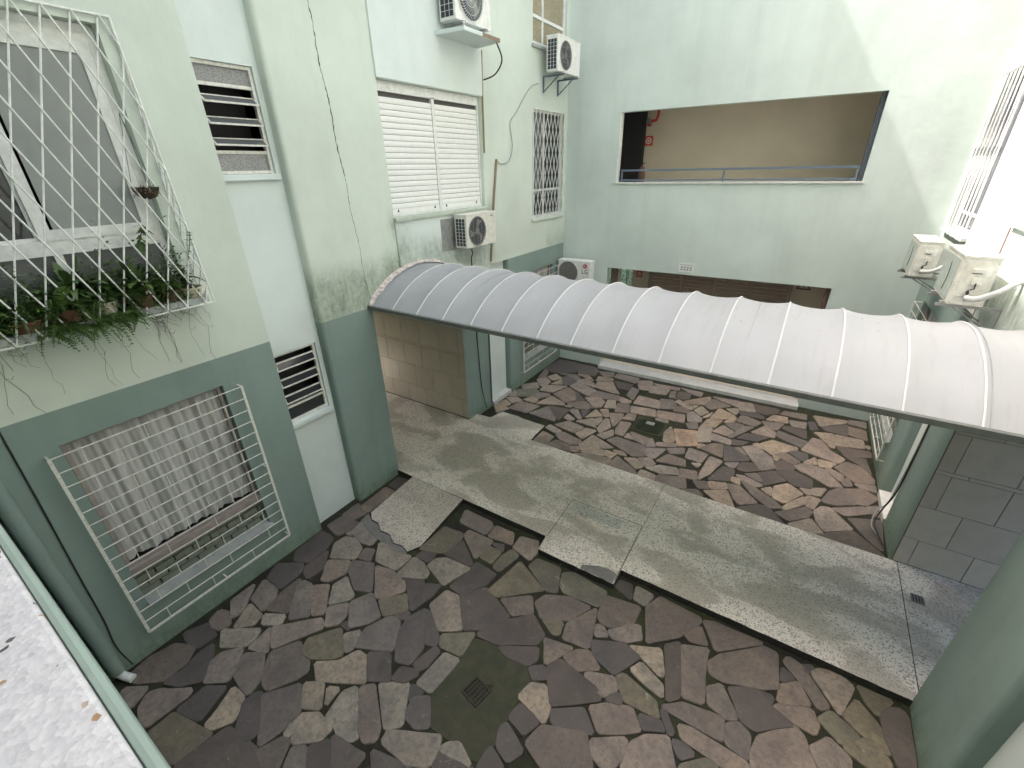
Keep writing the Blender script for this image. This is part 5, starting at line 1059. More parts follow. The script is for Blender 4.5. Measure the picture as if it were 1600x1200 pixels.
m = MB(); m.quad(TF(-5.75, 0, BH), TF(2.35, 0, BH), TF(2.35, 1.9, BH), TF(-5.75, 1.9, BH)); wallsheet(m, TF, -5.75, 2.35, -.02, BH, [(-4.75, -4.0, .1, 2.75, .01)], 1.9, split=None)
m.build('outer_wall', 'far_wall', far_b)
m = MB(); tbox(m, TF, -4.16, .60, -.035, .165, 4.625, 4.658); m.build('window_sill', 'marble', far_b, bevel=.004)
m = MB(); m.box((-4.12-FAR_PIV.x, 10.60-YF, -.01), (.625-FAR_PIV.x, .35, .085)); m.build('threshold', 'marble', far_b, bevel=.006)
m = MB(); tbox(m, TF, -5.0, 1.0, .35, 1.75, -.01, .112); m.build('corridor_floor', 'marble', far_b)
# dark end of the upper corridor and dark jamb lining
m = MB(); tbox(m, TF, -4.55, -4.02, 1.55, 1.74, 4.52, 6.34); m.build('corridor_door', 'dark', far_b)
m = MB(); tbox(m, TF, .50, .572, .10, .30, 4.66, 6.048); m.build('jamb_lining', 'charcoal', far_b)
m = MB(); tbox(m, TF, -4.087, -4.06, .02, .155, 4.66, 6.048); m.build('jamb_lining', 'white_ceiling', far_b)
# handrail
m = MB(); m.bar(TF(-4.0, .09, 4.90), TF(.49, .09, 4.90), .055, .04); m.bar(TF(-4.0, .09, 4.70), TF(.49, .09, 4.70), .04, .03)
rl = m.build('handrail', 'rail_blue', far_b)
for u in (-3.98, -1.80, .46):
    m = MB(); m.bar(TF(u, .09, 4.66), TF(u, .09, 4.875), .045, .03); m.build('post', 'rail_blue', rl)
# lower corridor: post, glazed end with greenery, louvred doors, red edged post
m = MB(); tbox(m, TF, -4.29, -4.10, .75, .98, .12, 2.95); m.build('corridor_post', 'louvre_brown', far_b)
m = MB(); tbox(m, TF, -4.097, -4.03, .76, .82, .12, 2.95); m.build('corridor_post', 'white_ceiling', far_b)
lv = MB(); frame_rect(lv, TF, -3.50, -.05, .12, 2.80, 1.62, 1.70, .05)
lvo = lv.build('louvred_doors', 'louvre_brown', far_b)
for q in range(4):
    a = -3.45+q*.838; b = a+.832
    m = MB(); frame_rect(m, TF, a, b, .17, 2.75, 1.63, 1.69, .045); m.build('door_leaf', 'louvre_brown', lvo)
    z = 1.75
    while z < 2.68:
        m = MB(); A = [TF(a+.045, 1.62, z), TF(b-.045, 1.62, z), TF(b-.045, 1.65, z+.06), TF(a+.045, 1.65, z+.06)]
        m.add(A+[(p[0], p[1], p[2]+.012) for p in A], [(0, 1, 2, 3), (4, 5, 6, 7), (0, 1, 5, 4), (2, 3, 7, 6)]); m.build('louvre_slat', 'louvre_brown', lvo); z += .095
    m = MB(); tbox(m, TF, a+.045, b-.045, 1.66, 1.67, .2, 1.75); m.build('door_panel', 'louvre_brown', lvo)
m = MB(); tbox(m, TF, .53, .64, .20, .34, .12, 2.70); m.build('corridor_post', 'brown_trim', far_b)

# ---- building the view is taken from: facade with a wide opening and stone sill
cam_b = thing('apartment_building', 'grey green facade with a speckled white stone sill close below the viewpoint', 'building', (0, 0, 0))
m = MB()
def TC(u, d, z): return (u, -.004-d, z)
HC = BH+7  # extra unseen height, added to cut daylight on the near walls
wallsheet(m, TC, XL-.3, XR+.3, -.02, HC, [(-5.1, 1.7, 4.56, 6.6, .32)], 0, split=3.12, mi_up=1, mi_lo=0)
m.quad(TC(XL-.3, 0, HC), TC(XR+.3, 0, HC), TC(XR+.3, 6, HC), TC(XL-.3, 6, HC))
m.quad(TC(XL-.3, 6, 0), TC(XR+.3, 6, 0), TC(XR+.3, 6, HC), TC(XL-.3, 6, HC))
m.quad(TC(XL-.3, .32, 4.5), TC(XR+.3, .32, 4.5), TC(XR+.3, 6, 4.5), TC(XL-.3, 6, 4.5))
m.quad(TC(XL-.3, .32, 6.7), TC(XR+.3, .32, 6.7), TC(XR+.3, 6, 6.7), TC(XL-.3, 6, 6.7))
m.build('wall', ['dado', 'wall'], cam_b, recalc=False)
m = MB(); m.box((-5.095, -.0115, 4.50), (1.695, -.001, 4.594)); m.build('painted_lip', 'lip', cam_b, bevel=.005)
m = MB(); m.box((-5.095, -.30, 4.565), (1.695, -.012, 4.604)); m.build('stone_sill', 'granite', cam_b, bevel=.004)

# ------------------------------------------------------------------ canopy
CY0, CY1, CZ, RISE = 4.28, 6.50, 3.17, .455
cc = (CY0+CY1)/2; hw = (CY1-CY0)/2; CRAD = (hw*hw+RISE*RISE)/(2*RISE); CA = math.asin(hw/CRAD)
def cpt(x, q, sag=0.0):
    a = -CA+2*CA*q; r = CRAD-sag
    return (x, cc+r*sin(a), CZ+RISE-CRAD+r*cos(a))
can = thing('canopy', 'long white canvas barrel canopy spanning the walkway between both facades', 'canopy', (0, 0, 0))
ribx = [-4.885, -4.41, -3.93, -3.45, -2.965, -2.46, -2.02, -1.52, -1.02, -.52, -.02, .465, .94, 1.415]
edges = [XL+.01]+ribx+[XR-.01]
NQ = 26
for a, b in zip(edges[:-1], edges[1:]):
    m = MB(); V = []; n = 8
    for i in range(n+1):
        s = i/n; x = a+(b-a)*s
        for j in range(NQ+1):
            q = j/NQ; sg = .036*(4*s*(1-s))*(sin(pi*q)**.6 if 0 < q < 1 else 0)+random.uniform(-.001, .001)*(0 < i < n)
            V.append(cpt(x, q, sg))
    m.add(V, [(i*(NQ+1)+j, (i+1)*(NQ+1)+j, (i+1)*(NQ+1)+j+1, i*(NQ+1)+j+1) for i in range(n) for j in range(NQ)])
    m.build('canvas_panel', 'canvas', can, smooth=True, recalc=False)
for x in ribx:
    m = MB(); m.tube([cpt(x, q/NQ, -.002) for q in range(NQ+1)], .0095, 8); m.build('rib', 'rib', can, smooth=True)
for x, dark in ((-3.73, 'canvas'), (-.29, 'steel'), (1.455, 'canvas')):
    m = MB(); m.tube([cpt(x, .01+q/NQ*.98, .030 if x < 1 else -.001) for q in range(NQ+1)], .004, 6); m.build('seam', dark, can)
for y in (CY0-.02, CY1+.02):
    m = MB(); m.bar((XL+.005, y, CZ-.015), (XR-.005, y, CZ-.015), .05, .055); m.build('edge_rail', 'dull_steel', can, bevel=.006)
m = MB(); 
for x in [XL+.03]+ribx[1::2]+[XR-.03]:
    m.tube([cpt(x, q/NQ, .03) for q in range(NQ+1)], .016, 6)
m.build('hoop_frame', 'steel', can)
m = MB(); rr2 = random.Random(2); V = []
for j in range(61):
    q = j/60
    for k, (dx, dr) in enumerate(((0, -.05), (.02, -.045), (.05, -.012), (.075, .0))):
        p = cpt(XL+.004+dx+(rr2.uniform(-.006, .006) if k else 0), q, dr+(rr2.uniform(-.012, .008) if k else 0)); V.append(p)
m.add(V, [(j*4+k, j*4+k+1, j*4+k+5, j*4+k+4) for j in range(60) for k in range(3)]); m.build('sealing_strip', 'tape', can)

# ------------------------------------------------------------------ condensers
def fan_parts(t, D, W, H, fr, fy, fz, fan, body):
    m = MB()
    for k in range(3):
        a0 = k*2*pi/3; V = []
        for i in range(7):
            q = i/6; r = fr*(.2+.7*q)
            for s in (-1, 1):
                a = a0+.35*q+s*(.28+.16*q); V.append((D+.004+.004*s, fy+r*sin(a), fz+r*cos(a)))
        m.add(V, [(2*i, 2*i+1, 2*i+3, 2*i+2) for i in range(6)])
    m.disc((D+.009, fy, fz), (1, 0, 0), fr*.24, 16)
    m.build('fan', 'ac_grey', t)
    m = MB()
    c = (D+.012, fy, fz)
    def ring(r, rad):
        m.tube([(D+.014, fy+r*sin(2*pi*i/32), fz+r*cos(2*pi*i/32)) for i in range(33)], rad, 6, cap=False)
    ring(fr, .009)
    g_ = body
    if fan == 'spiral':
        for k in range(44):
            a = 2*pi*k/44; m.tube([(D+.014, fy+r*sin(a+r*2.2), fz+r*cos(a+r*2.2)) for r in (fr*.16, fr*.45, fr*.75, fr*.99)], .0022, 4)
        for q in (.45, .75): ring(fr*q, .0025)
    elif fan == 'ring':
        for q in (.3, .42, .54, .66, .78, .89): ring(fr*q, .0024)
        for k in range(8): a = 2*pi*k/8; m.tube([(D+.014, fy+fr*.1*sin(a), fz+fr*.1*cos(a)), (D+.014, fy+fr*sin(a), fz+fr*cos(a))], .003, 4)
    else:
        k = -fr+.03
        while k < fr: 
            h = math.sqrt(max(fr*fr-k*k, 0)); m.tube([(D+.014, fy-h, fz+k), (D+.014, fy+h, fz+k)] if fan == 'hbar' else [(D+.014, fy+k, fz-h), (D+.014, fy+k, fz+h)], .0022, 4); k += .026
        for q in (-.5, 0, .5): 
            h = fr*math.sqrt(1-q*q); m.tube([(D+.0165, fy+fr*q, fz-h), (D+.0165, fy+fr*q, fz+h)] if fan == 'hbar' else [(D+.0165, fy-h, fz+fr*q), (D+.0165, fy+h, fz+fr*q)], .004, 4)
    m.disc((D+.017, fy, fz), (1, 0, 0), fr*.17, 18)
    gm = m.build('fan_grille', 'white_metal' if fan == 'spiral' else 'ac_grey', t)

def condenser(label, loc, rz, W, H, D, body, fan='spiral', fan_r=None, logo=None, side='coil', bracket='arm', gap=.12, fan_y=None, feet=True):
    t = thing('condenser_unit', label, 'air conditioner', loc, radians(rz))
    m = MB(); m.box((0, -W/2, .025), (D, W/2, H-.012)); m.build('casing', body, t, bevel=.012)
    m = MB(); m.box((-.006, -W/2-.006, H-.03), (D+.006, W/2+.006, H)); m.build('lid', body, t, bevel=.008)
    fr = fan_r or H*.40
    fy = -W/2+fr+.05 if fan_y is None else fan_y
    fz = H*.5
    if fan == 'none':
        m = MB(); m.box((D-.001, -W/2+.03, .05), (D+.004, W/2-.10, H-.06)); m.build('front_panel', 'front_panel_grey', t, bevel=.003)
        m = MB(); m.tube([(D+.004, -W*.02+.05*sin(pi*i/8), .09+(H-.2)*i/8) for i in range(9)], [.001]+[.006]*7+[.001], 6); m.build('panel_slot', 'ac_dark', t)
    else:
        m = MB(); m.disc((D+.0015, fy, fz), (1, 0, 0), fr*.97, 32); m.build('fan_opening', 'ac_dark' if fan != 'ring' else 'ac_grey', t)
    if fan != 'none': fan_parts(t, D, W, H, fr, fy, fz, fan, body)
    if side == 'coil':                                   # coil opening on the y- end
        m = MB(); m.box((.03, -W/2-.002, .06), (D-.03, -W/2+.001, H-.07)); m.build('coil', 'ac_dark', t)
        m = MB()
        for i in range(9): z = .06+(H-.13)*i/8; m.bar((.03, -W/2-.006, z), (D-.03, -W/2-.006, z), .006, .004)
        for i in range(4): x = .03+(D-.06)*i/3; m.bar((x, -W/2-.008, .06), (x, -W/2-.008, H-.07), .005, .005)
        stuff(m.build('coil_guard', 'white_metal', t))
    m = MB()
    for y in (-W*.32, W*.32):
        m = MB(); m.box((-.03, y-.03, .0), (D+.035, y+.03, .026)); m.build('foot', 'steel', t)
    if bracket:
        for y in (-W*.32, W*.32):
            m = MB(); m.bar((-gap, y, -.016), (D+.06, y, -.016), .03, .03); m.bar((-gap+.012, y, -.03), (-gap+.012, y, -.30), .03, .02)
            m.bar((-gap+.02, y, -.28), (D*.7, y, -.03), .022, .018); m.build('wall_bracket', bracket if bracket in MAT else 'steel', t)
    if side == 'valves':                                 # service end on the y+ side
        y = W/2
        m = MB(); m.box((.035, y-.001, .12), (D-.03, y+.006, H-.06)); m.build('service_cover', body, t, bevel=.003)
        m = MB(); m.box((.10, y+.006, H-.17), (D-.09, y+.022, H-.13)); m.build('handle_recess', body, t, bevel=.004)
        m = MB(); m.box((.11, y+.0062, H-.182), (D-.1, y+.0105, H-.172)); m.build('handle_shadow_gap', 'charcoal', t)
        m = MB(); m.box((.09, y+.006, H-.29), (D-.12, y+.020, H-.215)); m.build('terminal_box', body, t, bevel=.004)
        m = MB(); m.box((.045, y+.0062, H-.20), (.085, y+.0075, H-.10)); m.build('sticker', 'sign_white', t)
        for z in (.11, .17):
            m = MB(); m.tube([(D*.58, y, z), (D*.58, y+.045, z)], .013, 8); m.tube([(D*.58-.0, y+.03, z-.028), (D*.58, y+.03, z+.028)], .008, 6); m.build('valve', 'black', t)
        m = MB(); m.tube([(D*.45, y+.012, H-.27), (D*.46, y+.04, H-.33), (D*.55, y+.035, .2)], .007, 6); m.build('cable', 'black', t)
        for x, z in ((.02, .05), (.02, H-.07), (D-.02, .05), (D-.02, H-.07), (D-.02, H*.5)):
            m = MB(); m.disc((x, y+.0012, z), (0, 1, 0), .006, 8); m.build('screw', 'steel', t)
    if logo:
        logo(t, W, H, D)
    return t

def text_mesh(s, size, loc, rot, mat, parent, name='lettering'):
    c = bpy.data.curves.new('t', 'FONT'); c.body = s; c.size = size; c.align_x = 'CENTER'; c.extrude = .0008; c.offset = size*.012
    o = bpy.data.objects.new('t', c); COL.objects.link(o)
    dg = bpy.context.evaluated_depsgraph_get(); me = bpy.data.meshes.new_from_object(o.evaluated_get(dg))
    bpy.data.objects.remove(o); me.name = name; me.materials.clear(); me.materials.append(MAT[mat])
    r = bpy.data.objects.new(name, me); COL.objects.link(r); r.parent = parent; r.location = loc; r.rotation_euler = rot
    return r

def lg_logo(t, W, H, D):
    y, z = W*.345, H*.80
    m = MB(); m.disc((D+.002, y, z), (1, 0, 0), .062, 28); lo = m.build('round_badge', 'logo_red', t)
    m = MB()
    n = 22
    ringp = [(D+.0035, y+.047*sin(a), z+.047*cos(a)) for a in [radians(100+ 300*i/n) for i in range(n)]]
    for a, b in zip(ringp[:-1], ringp[1:]): m.bar(a, b, .006, .006)
    m.bar((D+.0035, y-.005, z+.026), (D+.0035, y-.005, z-.024), .007, .004); m.bar((D+.0035, y-.005, z-.022), (D+.0035, y+.014, z-.022), .004, .007)
    m.bar((D+.0035, y+.018, z), (D+.0035, y+.045, z), .004, .007)
    m.disc((D+.004, y-.022, z+.018), (1, 0, 0), .007, 10)
    m.build('badge_mark', 'sign_white', t)
    text_mesh('LG', .14, (D+.002, y, z-.18), (pi/2, 0, pi/2), 'print_grey', t)

def faint_logo(t, W, H, D):
    m = MB()
    for k in range(4): m.box((D, W*.34-.045+k*.027, H*.86), (D+.0015, W*.34-.045+k*.027+.018, H*.86+.022))
    m.build('faded_print', 'sign_grey', t)

condenser('ivory condenser bolted under the white roller shutters on the mildewed pale wall', (-5.26, 6.71, 3.72), 0, .88, .585, .265, 'ac_old', 'hbar', logo=faint_logo, gap=.10, side='coil', fan_r=.24, bracket=None)
condenser('large condenser with spiral fan guard standing on the white concrete shelf', (-5.28, 6.74, 6.93), 0, .87, .72, .30, 'ac_body', 'spiral', gap=.09, bracket=None, fan_r=.31)
condenser('white condenser on grey blue brackets under the amber glass window in the corner', (-5.20, 9.90, 6.70), 0, 1.0, .62, .26, 'ac_body', 'vbar', gap=.17, bracket='rail_blue', fan_r=.235, fan_y=-.18)
condenser('condenser with the red round badge mounted low in the corner behind the canopy', (-4.86, 10.62, 2.28), -90, .88, .60, .28, 'ac_body', 'ring', logo=lg_logo, gap=.09, fan_r=.262, fan_y=-.155)
condenser('larger condenser seen from its valve end, its taped pipe curling into the sunlit wall', (1.70, 6.90, 3.55), 180, .80, .545, .29, 'ac_old', 'none', side='valves', gap=.21)
condenser('smaller farther condenser seen from its valve end beside the tall barred window', (1.66, 9.30, 3.38), 180, .80, .54, .27, 'ac_old', 'none', side='valves', gap=.25)

t = thing('equipment_shelf', 'white painted concrete shelf under the large condenser with a rust stained edge', 'shelf', (0, 0, 0))
m = MB(); m.add([(XL+.001, 6.25, 6.80), (XL+.001, 7.30, 6.80), (-4.84, 7.22, 6.80), (-4.84, 6.30, 6.80), (XL+.001, 6.25, 6.855), (XL+.001, 7.30, 6.855), (-4.84, 7.22, 6.855), (-4.84, 6.30, 6.855)], [(3, 2, 1, 0), (4, 5, 6, 7), (0, 1, 5, 4), (1, 2, 6, 5), (2, 3, 7, 6), (3, 0, 4, 7)])
m.build('slab', 'white_panel', t, bevel=.006)
m = MB(); m.box((-4.839, 6.75, 6.80), (-4.833, 7.21, 6.85)); m.build('rust_stain', 'brown_pipe', t)
m = MB(); m.tube([(-4.93, 6.4, 6.86), (-4.93, 6.42, 6.89), (-4.92, 6.40, 6.93)], .012, 8); m.tube([(-4.9, 7.1, 6.86), (-4.9, 7.1, 6.95)], .006, 6); m.build('hook', 'white_metal', t)

def tube_thing(name, pts, r, mat, label, cat, n=8):
    m = MB(); m.tube(pts, r, n); return tag(m.build(name, mat, smooth=True), label, cat)
def smoothpts(P, k=6):
    P = [Vector(p) for p in P]; out = []
    for i in range(len(P)-1):
        a, b, c, d = P[max(i-1, 0)], P[i], P[i+1], P[min(i+2, len(P)-1)]
        for s in range(k):
            u = s/k; out.append(0.5*((2*b)+(c-a)*u+(2*a-5*b+4*c-d)*u*u+(3*b-a-3*c+d)*u**3))
    out.append(P[-1]); return out
m = MB(); m.box((-5.378, 6.01, 3.70), (-5.345, 6.40, 4.24)); sp = m.build('backing_plate', 'steel', bevel=.004); tag(sp, 'rusty grey metal plate on the wall left of the ivory condenser', 'metal plate')
tube_thing('conduit', [(-5.36, 7.42, 6.80), (-5.36, 7.40, 6.2), (-5.36, 7.385, 5.26)], .016, 'brown_pipe', 'thin brown stained conduit running down beside the roller shutters', 'pipe')
tube_thing('conduit', [(-5.355, 7.76, 5.16), (-5.355, 7.60, 4.3), (-5.355, 7.45, 3.30)], .022, 'brown_pipe', 'thick brown drain pipe dropping behind the ivory condenser to the canopy', 'pipe')
tube_thing('hose', smoothpts([(-4.86, 7.15, 6.79), (-4.9, 7.35, 6.6), (-5.15, 7.5, 6.45), (-5.35, 7.43, 6.38)]), .012, 'black', 'short black hose looping from the shelf edge back to the wall', 'hose')
tube_thing('cable', smoothpts([(-5.36, 9.35, 6.55), (-5.36, 9.0, 6.42), (-5.36, 8.5, 5.98), (-5.36, 8.27, 5.78), (-5.36, 8.34, 5.4), (-5.36, 8.22, 5.15), (-5.36, 7.95, 5.08), (-5.36, 7.77, 5.14)]), .009, 'grey_plastic', 'grey cable hanging across the wall from the corner condenser', 'cable')
tube_thing('cable', smoothpts([(-5.2, 6.62, 3.70), (-5.2, 6.66, 3.6), (-5.28, 6.72, 3.5), (-5.33, 6.78, 3.3), (-5.35, 6.8, 3.1)]), .012, 'black', 'black cable dangling under the ivory condenser to the canopy', 'cable')
tube_thing('cable', smoothpts([(-5.365, 6.83, 3.1), (-5.365, 6.85, 2.0), (-5.36, 6.9, .8), (-5.34, 6.95, .4), (-5.3, 6.98, .12)]), .009, 'black', 'thin black cable running down the middle of the green pier', 'cable')
tube_thing('downpipe', [(-5.36, 7.27, 3.2), (-5.36, 7.27, .15), (-5.30, 7.27, .06)], .014, 'charcoal', 'dark drain tube along the edge of the green pier', 'pipe')
tube_thing('downpipe', [(-5.30, 0.075, 4.55), (-5.30, .075, .14)], .062, 'dado', 'fat green painted downpipe in the near corner by the grid grille', 'pipe', 16)
tube_thing('pipe_stub', smoothpts([(-5.30, .075, .15), (-5.30, .08, .09), (-5.27, .10, .055), (-5.18, .14, .035)], 4), .042, 'white_frame', 'pale elbow stub at the foot of the green downpipe', 'pipe', 14)
tube_thing('cable', smoothpts([(-5.37, .30, 3.6), (-5.37, .26, 2.4), (-5.37, .22, 1.4), (-5.37, .20, .8), (-5.36, .17, .4), (-5.30, .2, .1)]), .007, 'black', 'thin black cable beside the fat green downpipe', 'cable')
tube_thing('insulated_pipe', smoothpts([(1.53, 6.45, 3.67), (1.60, 6.38, 3.68), (1.74, 6.36, 3.78), (1.84, 6.40, 3.87), (1.91, 6.44, 3.88)]), .030, 'insul', 'grey taped refrigerant pipe of the larger sunlit condenser', 'pipe', 12)
tube_thing('insulated_pipe', smoothpts([(1.50, 8.86, 3.50), (1.60, 8.78, 3.52), (1.75, 8.8, 3.62), (1.91, 8.85, 3.7)]), .028, 'insul', 'grey taped refrigerant pipe of the smaller condenser', 'pipe', 12)
tube_thing('cable', smoothpts([(1.895, 7.50, 4.28), (1.9, 7.5, 3.9), (1.9, 7.46, 3.4), (1.9, 7.44, 3.1)]), .007, 'brown_trim', 'reddish wire down the edge of the sunlit wall behind the condensers', 'cable')
tube_thing('cable', smoothpts([(1.905, 7.24, 3.1), (1.90, 7.22, 1.5), (1.88, 7.2, .7), (1.80, 7.15, .35), (1.74, 7.0, .2), (1.80, 6.82, .12), (1.86, 6.7, .06)]), .011, 'black', 'black cable coiling at the foot of the pier by the tiled passage', 'cable')
tube_thing('cable', smoothpts([(1.905, 7.27, 3.1), (1.90, 7.26, 1.5), (1.86, 7.25, .5), (1.76, 7.2, .3), (1.72, 7.0, .14), (1.83, 6.9, .06)]), .008, 'grey_plastic', 'grey cable beside the black one at the foot of the pier', 'cable')

# leaf litter caught on the canopy and in the courtyard
m = MB(); rq = random.Random(8)
for i in range(70):
    c = Vector(cpt(rq.uniform(-5.2, 1.8), rq.uniform(.25, .85), .034)); a = rq.uniform(0, 6.28)
    s = rq.uniform(.006, .018); u = Vector((cos(a), sin(a), 0))*s; w = Vector((-sin(a), cos(a), 0))*s*.5; c.z += .022
    m.add([c-u, c-w, c+u, c+w], [(0, 1, 2, 3)])
tg = stuff(m.build('leaf_litter', 'leaf_dry', recalc=False)); tag(tg, 'scattered tiny brown leaf bits lying on the canvas canopy', 'leaf litter')
m = MB()
for i in range(260):
    x, y = rq.uniform(XL+.1, XR-.1), rq.uniform(.3, YF-.1); z = WZ+.004 if Y0 < y < Y1 else .028
    a = rq.uniform(0, 6.28); s = rq.uniform(.006, .016); u = Vector((cos(a), sin(a), .1))*s; w = Vector((-sin(a), cos(a), 0))*s*.5; c = Vector((x, y, z+.002))
    m.add([c-u, c-w, c+u, c+w], [(0, 1, 2, 3)])
tg = stuff(m.build('leaf_litter', 'leaf_dry', recalc=False)); tag(tg, 'scattered tiny dry leaf bits on the flagstones and walkway', 'leaf litter')

# ------------------------------------------------------------------ far wall fittings
def on_far(o): o.location = FAR_PIV+Vector((0, 0, 0)); o.rotation_euler = (0, 0, FAR_RZ); return o
def fthing(name, label, cat): return thing(name, label, cat, FAR_PIV, FAR_RZ)
t = fthing('notice_plate', 'small white notice plate on the end wall above the lower corridor', 'sign')
m = MB(); tbox(m, TF, -2.40, -2.07, -.012, -.002, 2.76, 2.965); m.build('plate', 'sign_white', t, bevel=.002)
m = MB()
for k in range(11): tbox(m, TF, -2.375+k*.026, -2.375+k*.026+.016, -.014, -.0125, 2.915, 2.932)
for k in range(4):
    for j in range(2): tbox(m, TF, -2.355+k*.066, -2.355+k*.066+.042, -.014, -.0125, 2.80+j*.05, 2.80+j*.05+.034)
stuff(m.build('faded_print', 'sign_grey', t))
def hydrant_sign(x, z, label, d=1.745, s=.11):
    t = fthing('safety_sign', label, 'sign')
    m = MB(); tbox(m, TF, x-s, x+s, d-.008, d-.002, z-s, z+s); m.build('plate', 'orange_red', t)
    m = MB(); m.disc(TF(x, d-.010, z), (0, -1, 0), s*.66, 20, r0=s*.42); m.build('ring', 'sign_white', t)
    m = MB(); m.disc(TF(x, d-.010, z), (0, -1, 0), s*.22, 12); m.build('dot', 'sign_white', t)
hydrant_sign(-3.93, 5.55, 'red square sign with a pale ring on the upper corridor wall under the red pipe')
hydrant_sign(-3.81, 2.23, 'red square sign with a pale ring on the lower corridor wall', 1.745, .085)
t = fthing('warning_sign', 'small black outlined triangle sign by the brown louvred doors', 'sign')
m = MB()
T3 = [TF(.03, 1.71, 2.26), TF(.31, 1.71, 2.26), TF(.17, 1.71, 2.47)]
for i in range(3): m.bar(T3[i], T3[(i+1) % 3], .018, .022)
m.build('border', 'print_grey', t)
m = MB(); m.add([TF(.05, 1.72, 2.27), TF(.29, 1.72, 2.27), TF(.17, 1.72, 2.45)], [(0, 1, 2)]); m.build('face', 'beige', t)
m = MB(); m.bar(TF(.17, 1.705, 2.31), TF(.17, 1.705, 2.39), .02, .02); m.build('mark', 'print_grey', t)
t = fthing('sprinkler_pipe', 'red fire pipe with an elbow and grey valve in the upper corridor', 'pipe')
m = MB(); m.tube([TF(-3.70, 1.55, 6.33), TF(-3.70, 1.55, 6.08), TF(-3.74, 1.55, 5.98), TF(-3.93, 1.6, 5.96)], .032, 10); m.build('pipe', 'red', t, smooth=True)
m = MB(); m.tube([TF(-3.86, 1.6, 5.96), TF(-3.99, 1.62, 5.95)], .05, 12); m.tube([TF(-3.92, 1.6, 5.97), TF(-3.92, 1.5, 5.99)], .045, 12); m.build('valve', 'steel', t)
m = MB(); m.tube([TF(-3.91, 1.6, 5.90), TF(-3.91, 1.6, 5.86)], .05, 12); m.build('valve_cap', 'red', t)
t = fthing('fire_extinguisher', 'dark rounded extinguisher top peeking above the upper corridor handrail', 'extinguisher')
m = MB()
prof = [(0.0, 4.56), (.075, 4.56), (.085, 4.6), (.085, 4.88), (.06, 4.95), (.02, 4.98), (.02, 5.02)]
nn_ = 14; V = []
for r0, z0 in prof:
    for k in range(nn_): V.append((TF(-3.98, 0, 0)[0]+r0*cos(2*pi*k/nn_), 1.58+r0*sin(2*pi*k/nn_), z0))
m.add(V, [(i*nn_+k, i*nn_+(k+1) % nn_, (i+1)*nn_+(k+1) % nn_, (i+1)*nn_+k) for i in range(len(prof)-1) for k in range(nn_)]); m.build('cylinder', 'brown_trim', t, smooth=True)
m = MB(); m.bar(TF(-3.98, 1.58, 5.03), TF(-3.90, 1.5, 5.05), .02); m.build('lever', 'black', t)

# ------------------------------------------------------------------ plants
rp = random.Random(21)
def leaf(mb, base, dirv, L, w, curl=.3, n=4, up=Vector((0, 0, 1))):
    base = Vector(base); d = Vector(dirv).normalized(); s = d.cross(up)
    s = s.normalized() if s.length > .05 else Vector((1, 0, 0))
    V = []
    for i in range(n+1):
        q = i/n; c = base+d*L*q-up*curl*L*q*q; ww = w*sin(pi*min(.98, .08+q*.9))
        V += [c-s*ww/2, c+s*ww/2]
    mb.add(V, [(2*i, 2*i+1, 2*i+3, 2*i+2) for i in range(n)])
def frond(mb, base, dirv, L, curl=.5, nl=11, lw=.045):
    base = Vector(base); d = Vector(dirv).normalized(); up = Vector((0, 0, 1)); s = d.cross(up)
    s = s.normalized() if s.length > .05 else Vector((0, 1, 0))
    for i in range(1, nl+1):
        q = i/nl; c = base+d*L*q-up*curl*L*q*q; ll = lw*(1.15-q)*1.3+.008
        for sg in (-1, 1):
            dd = (s*sg+d*.45-up*.2*q).normalized(); e = d*.006
            tip = c+dd*ll
            mb.add([c-e*1.4, c+e*1.4, tip+e*.4, tip-e*.4], [(0, 1, 2, 3)])
    pts = [base+d*L*(i/5)-up*curl*L*(i/5)**2 for i in range(6)]
    for a, b in zip(pts[:-1], pts[1:]): mb.bar(a, b, .003)
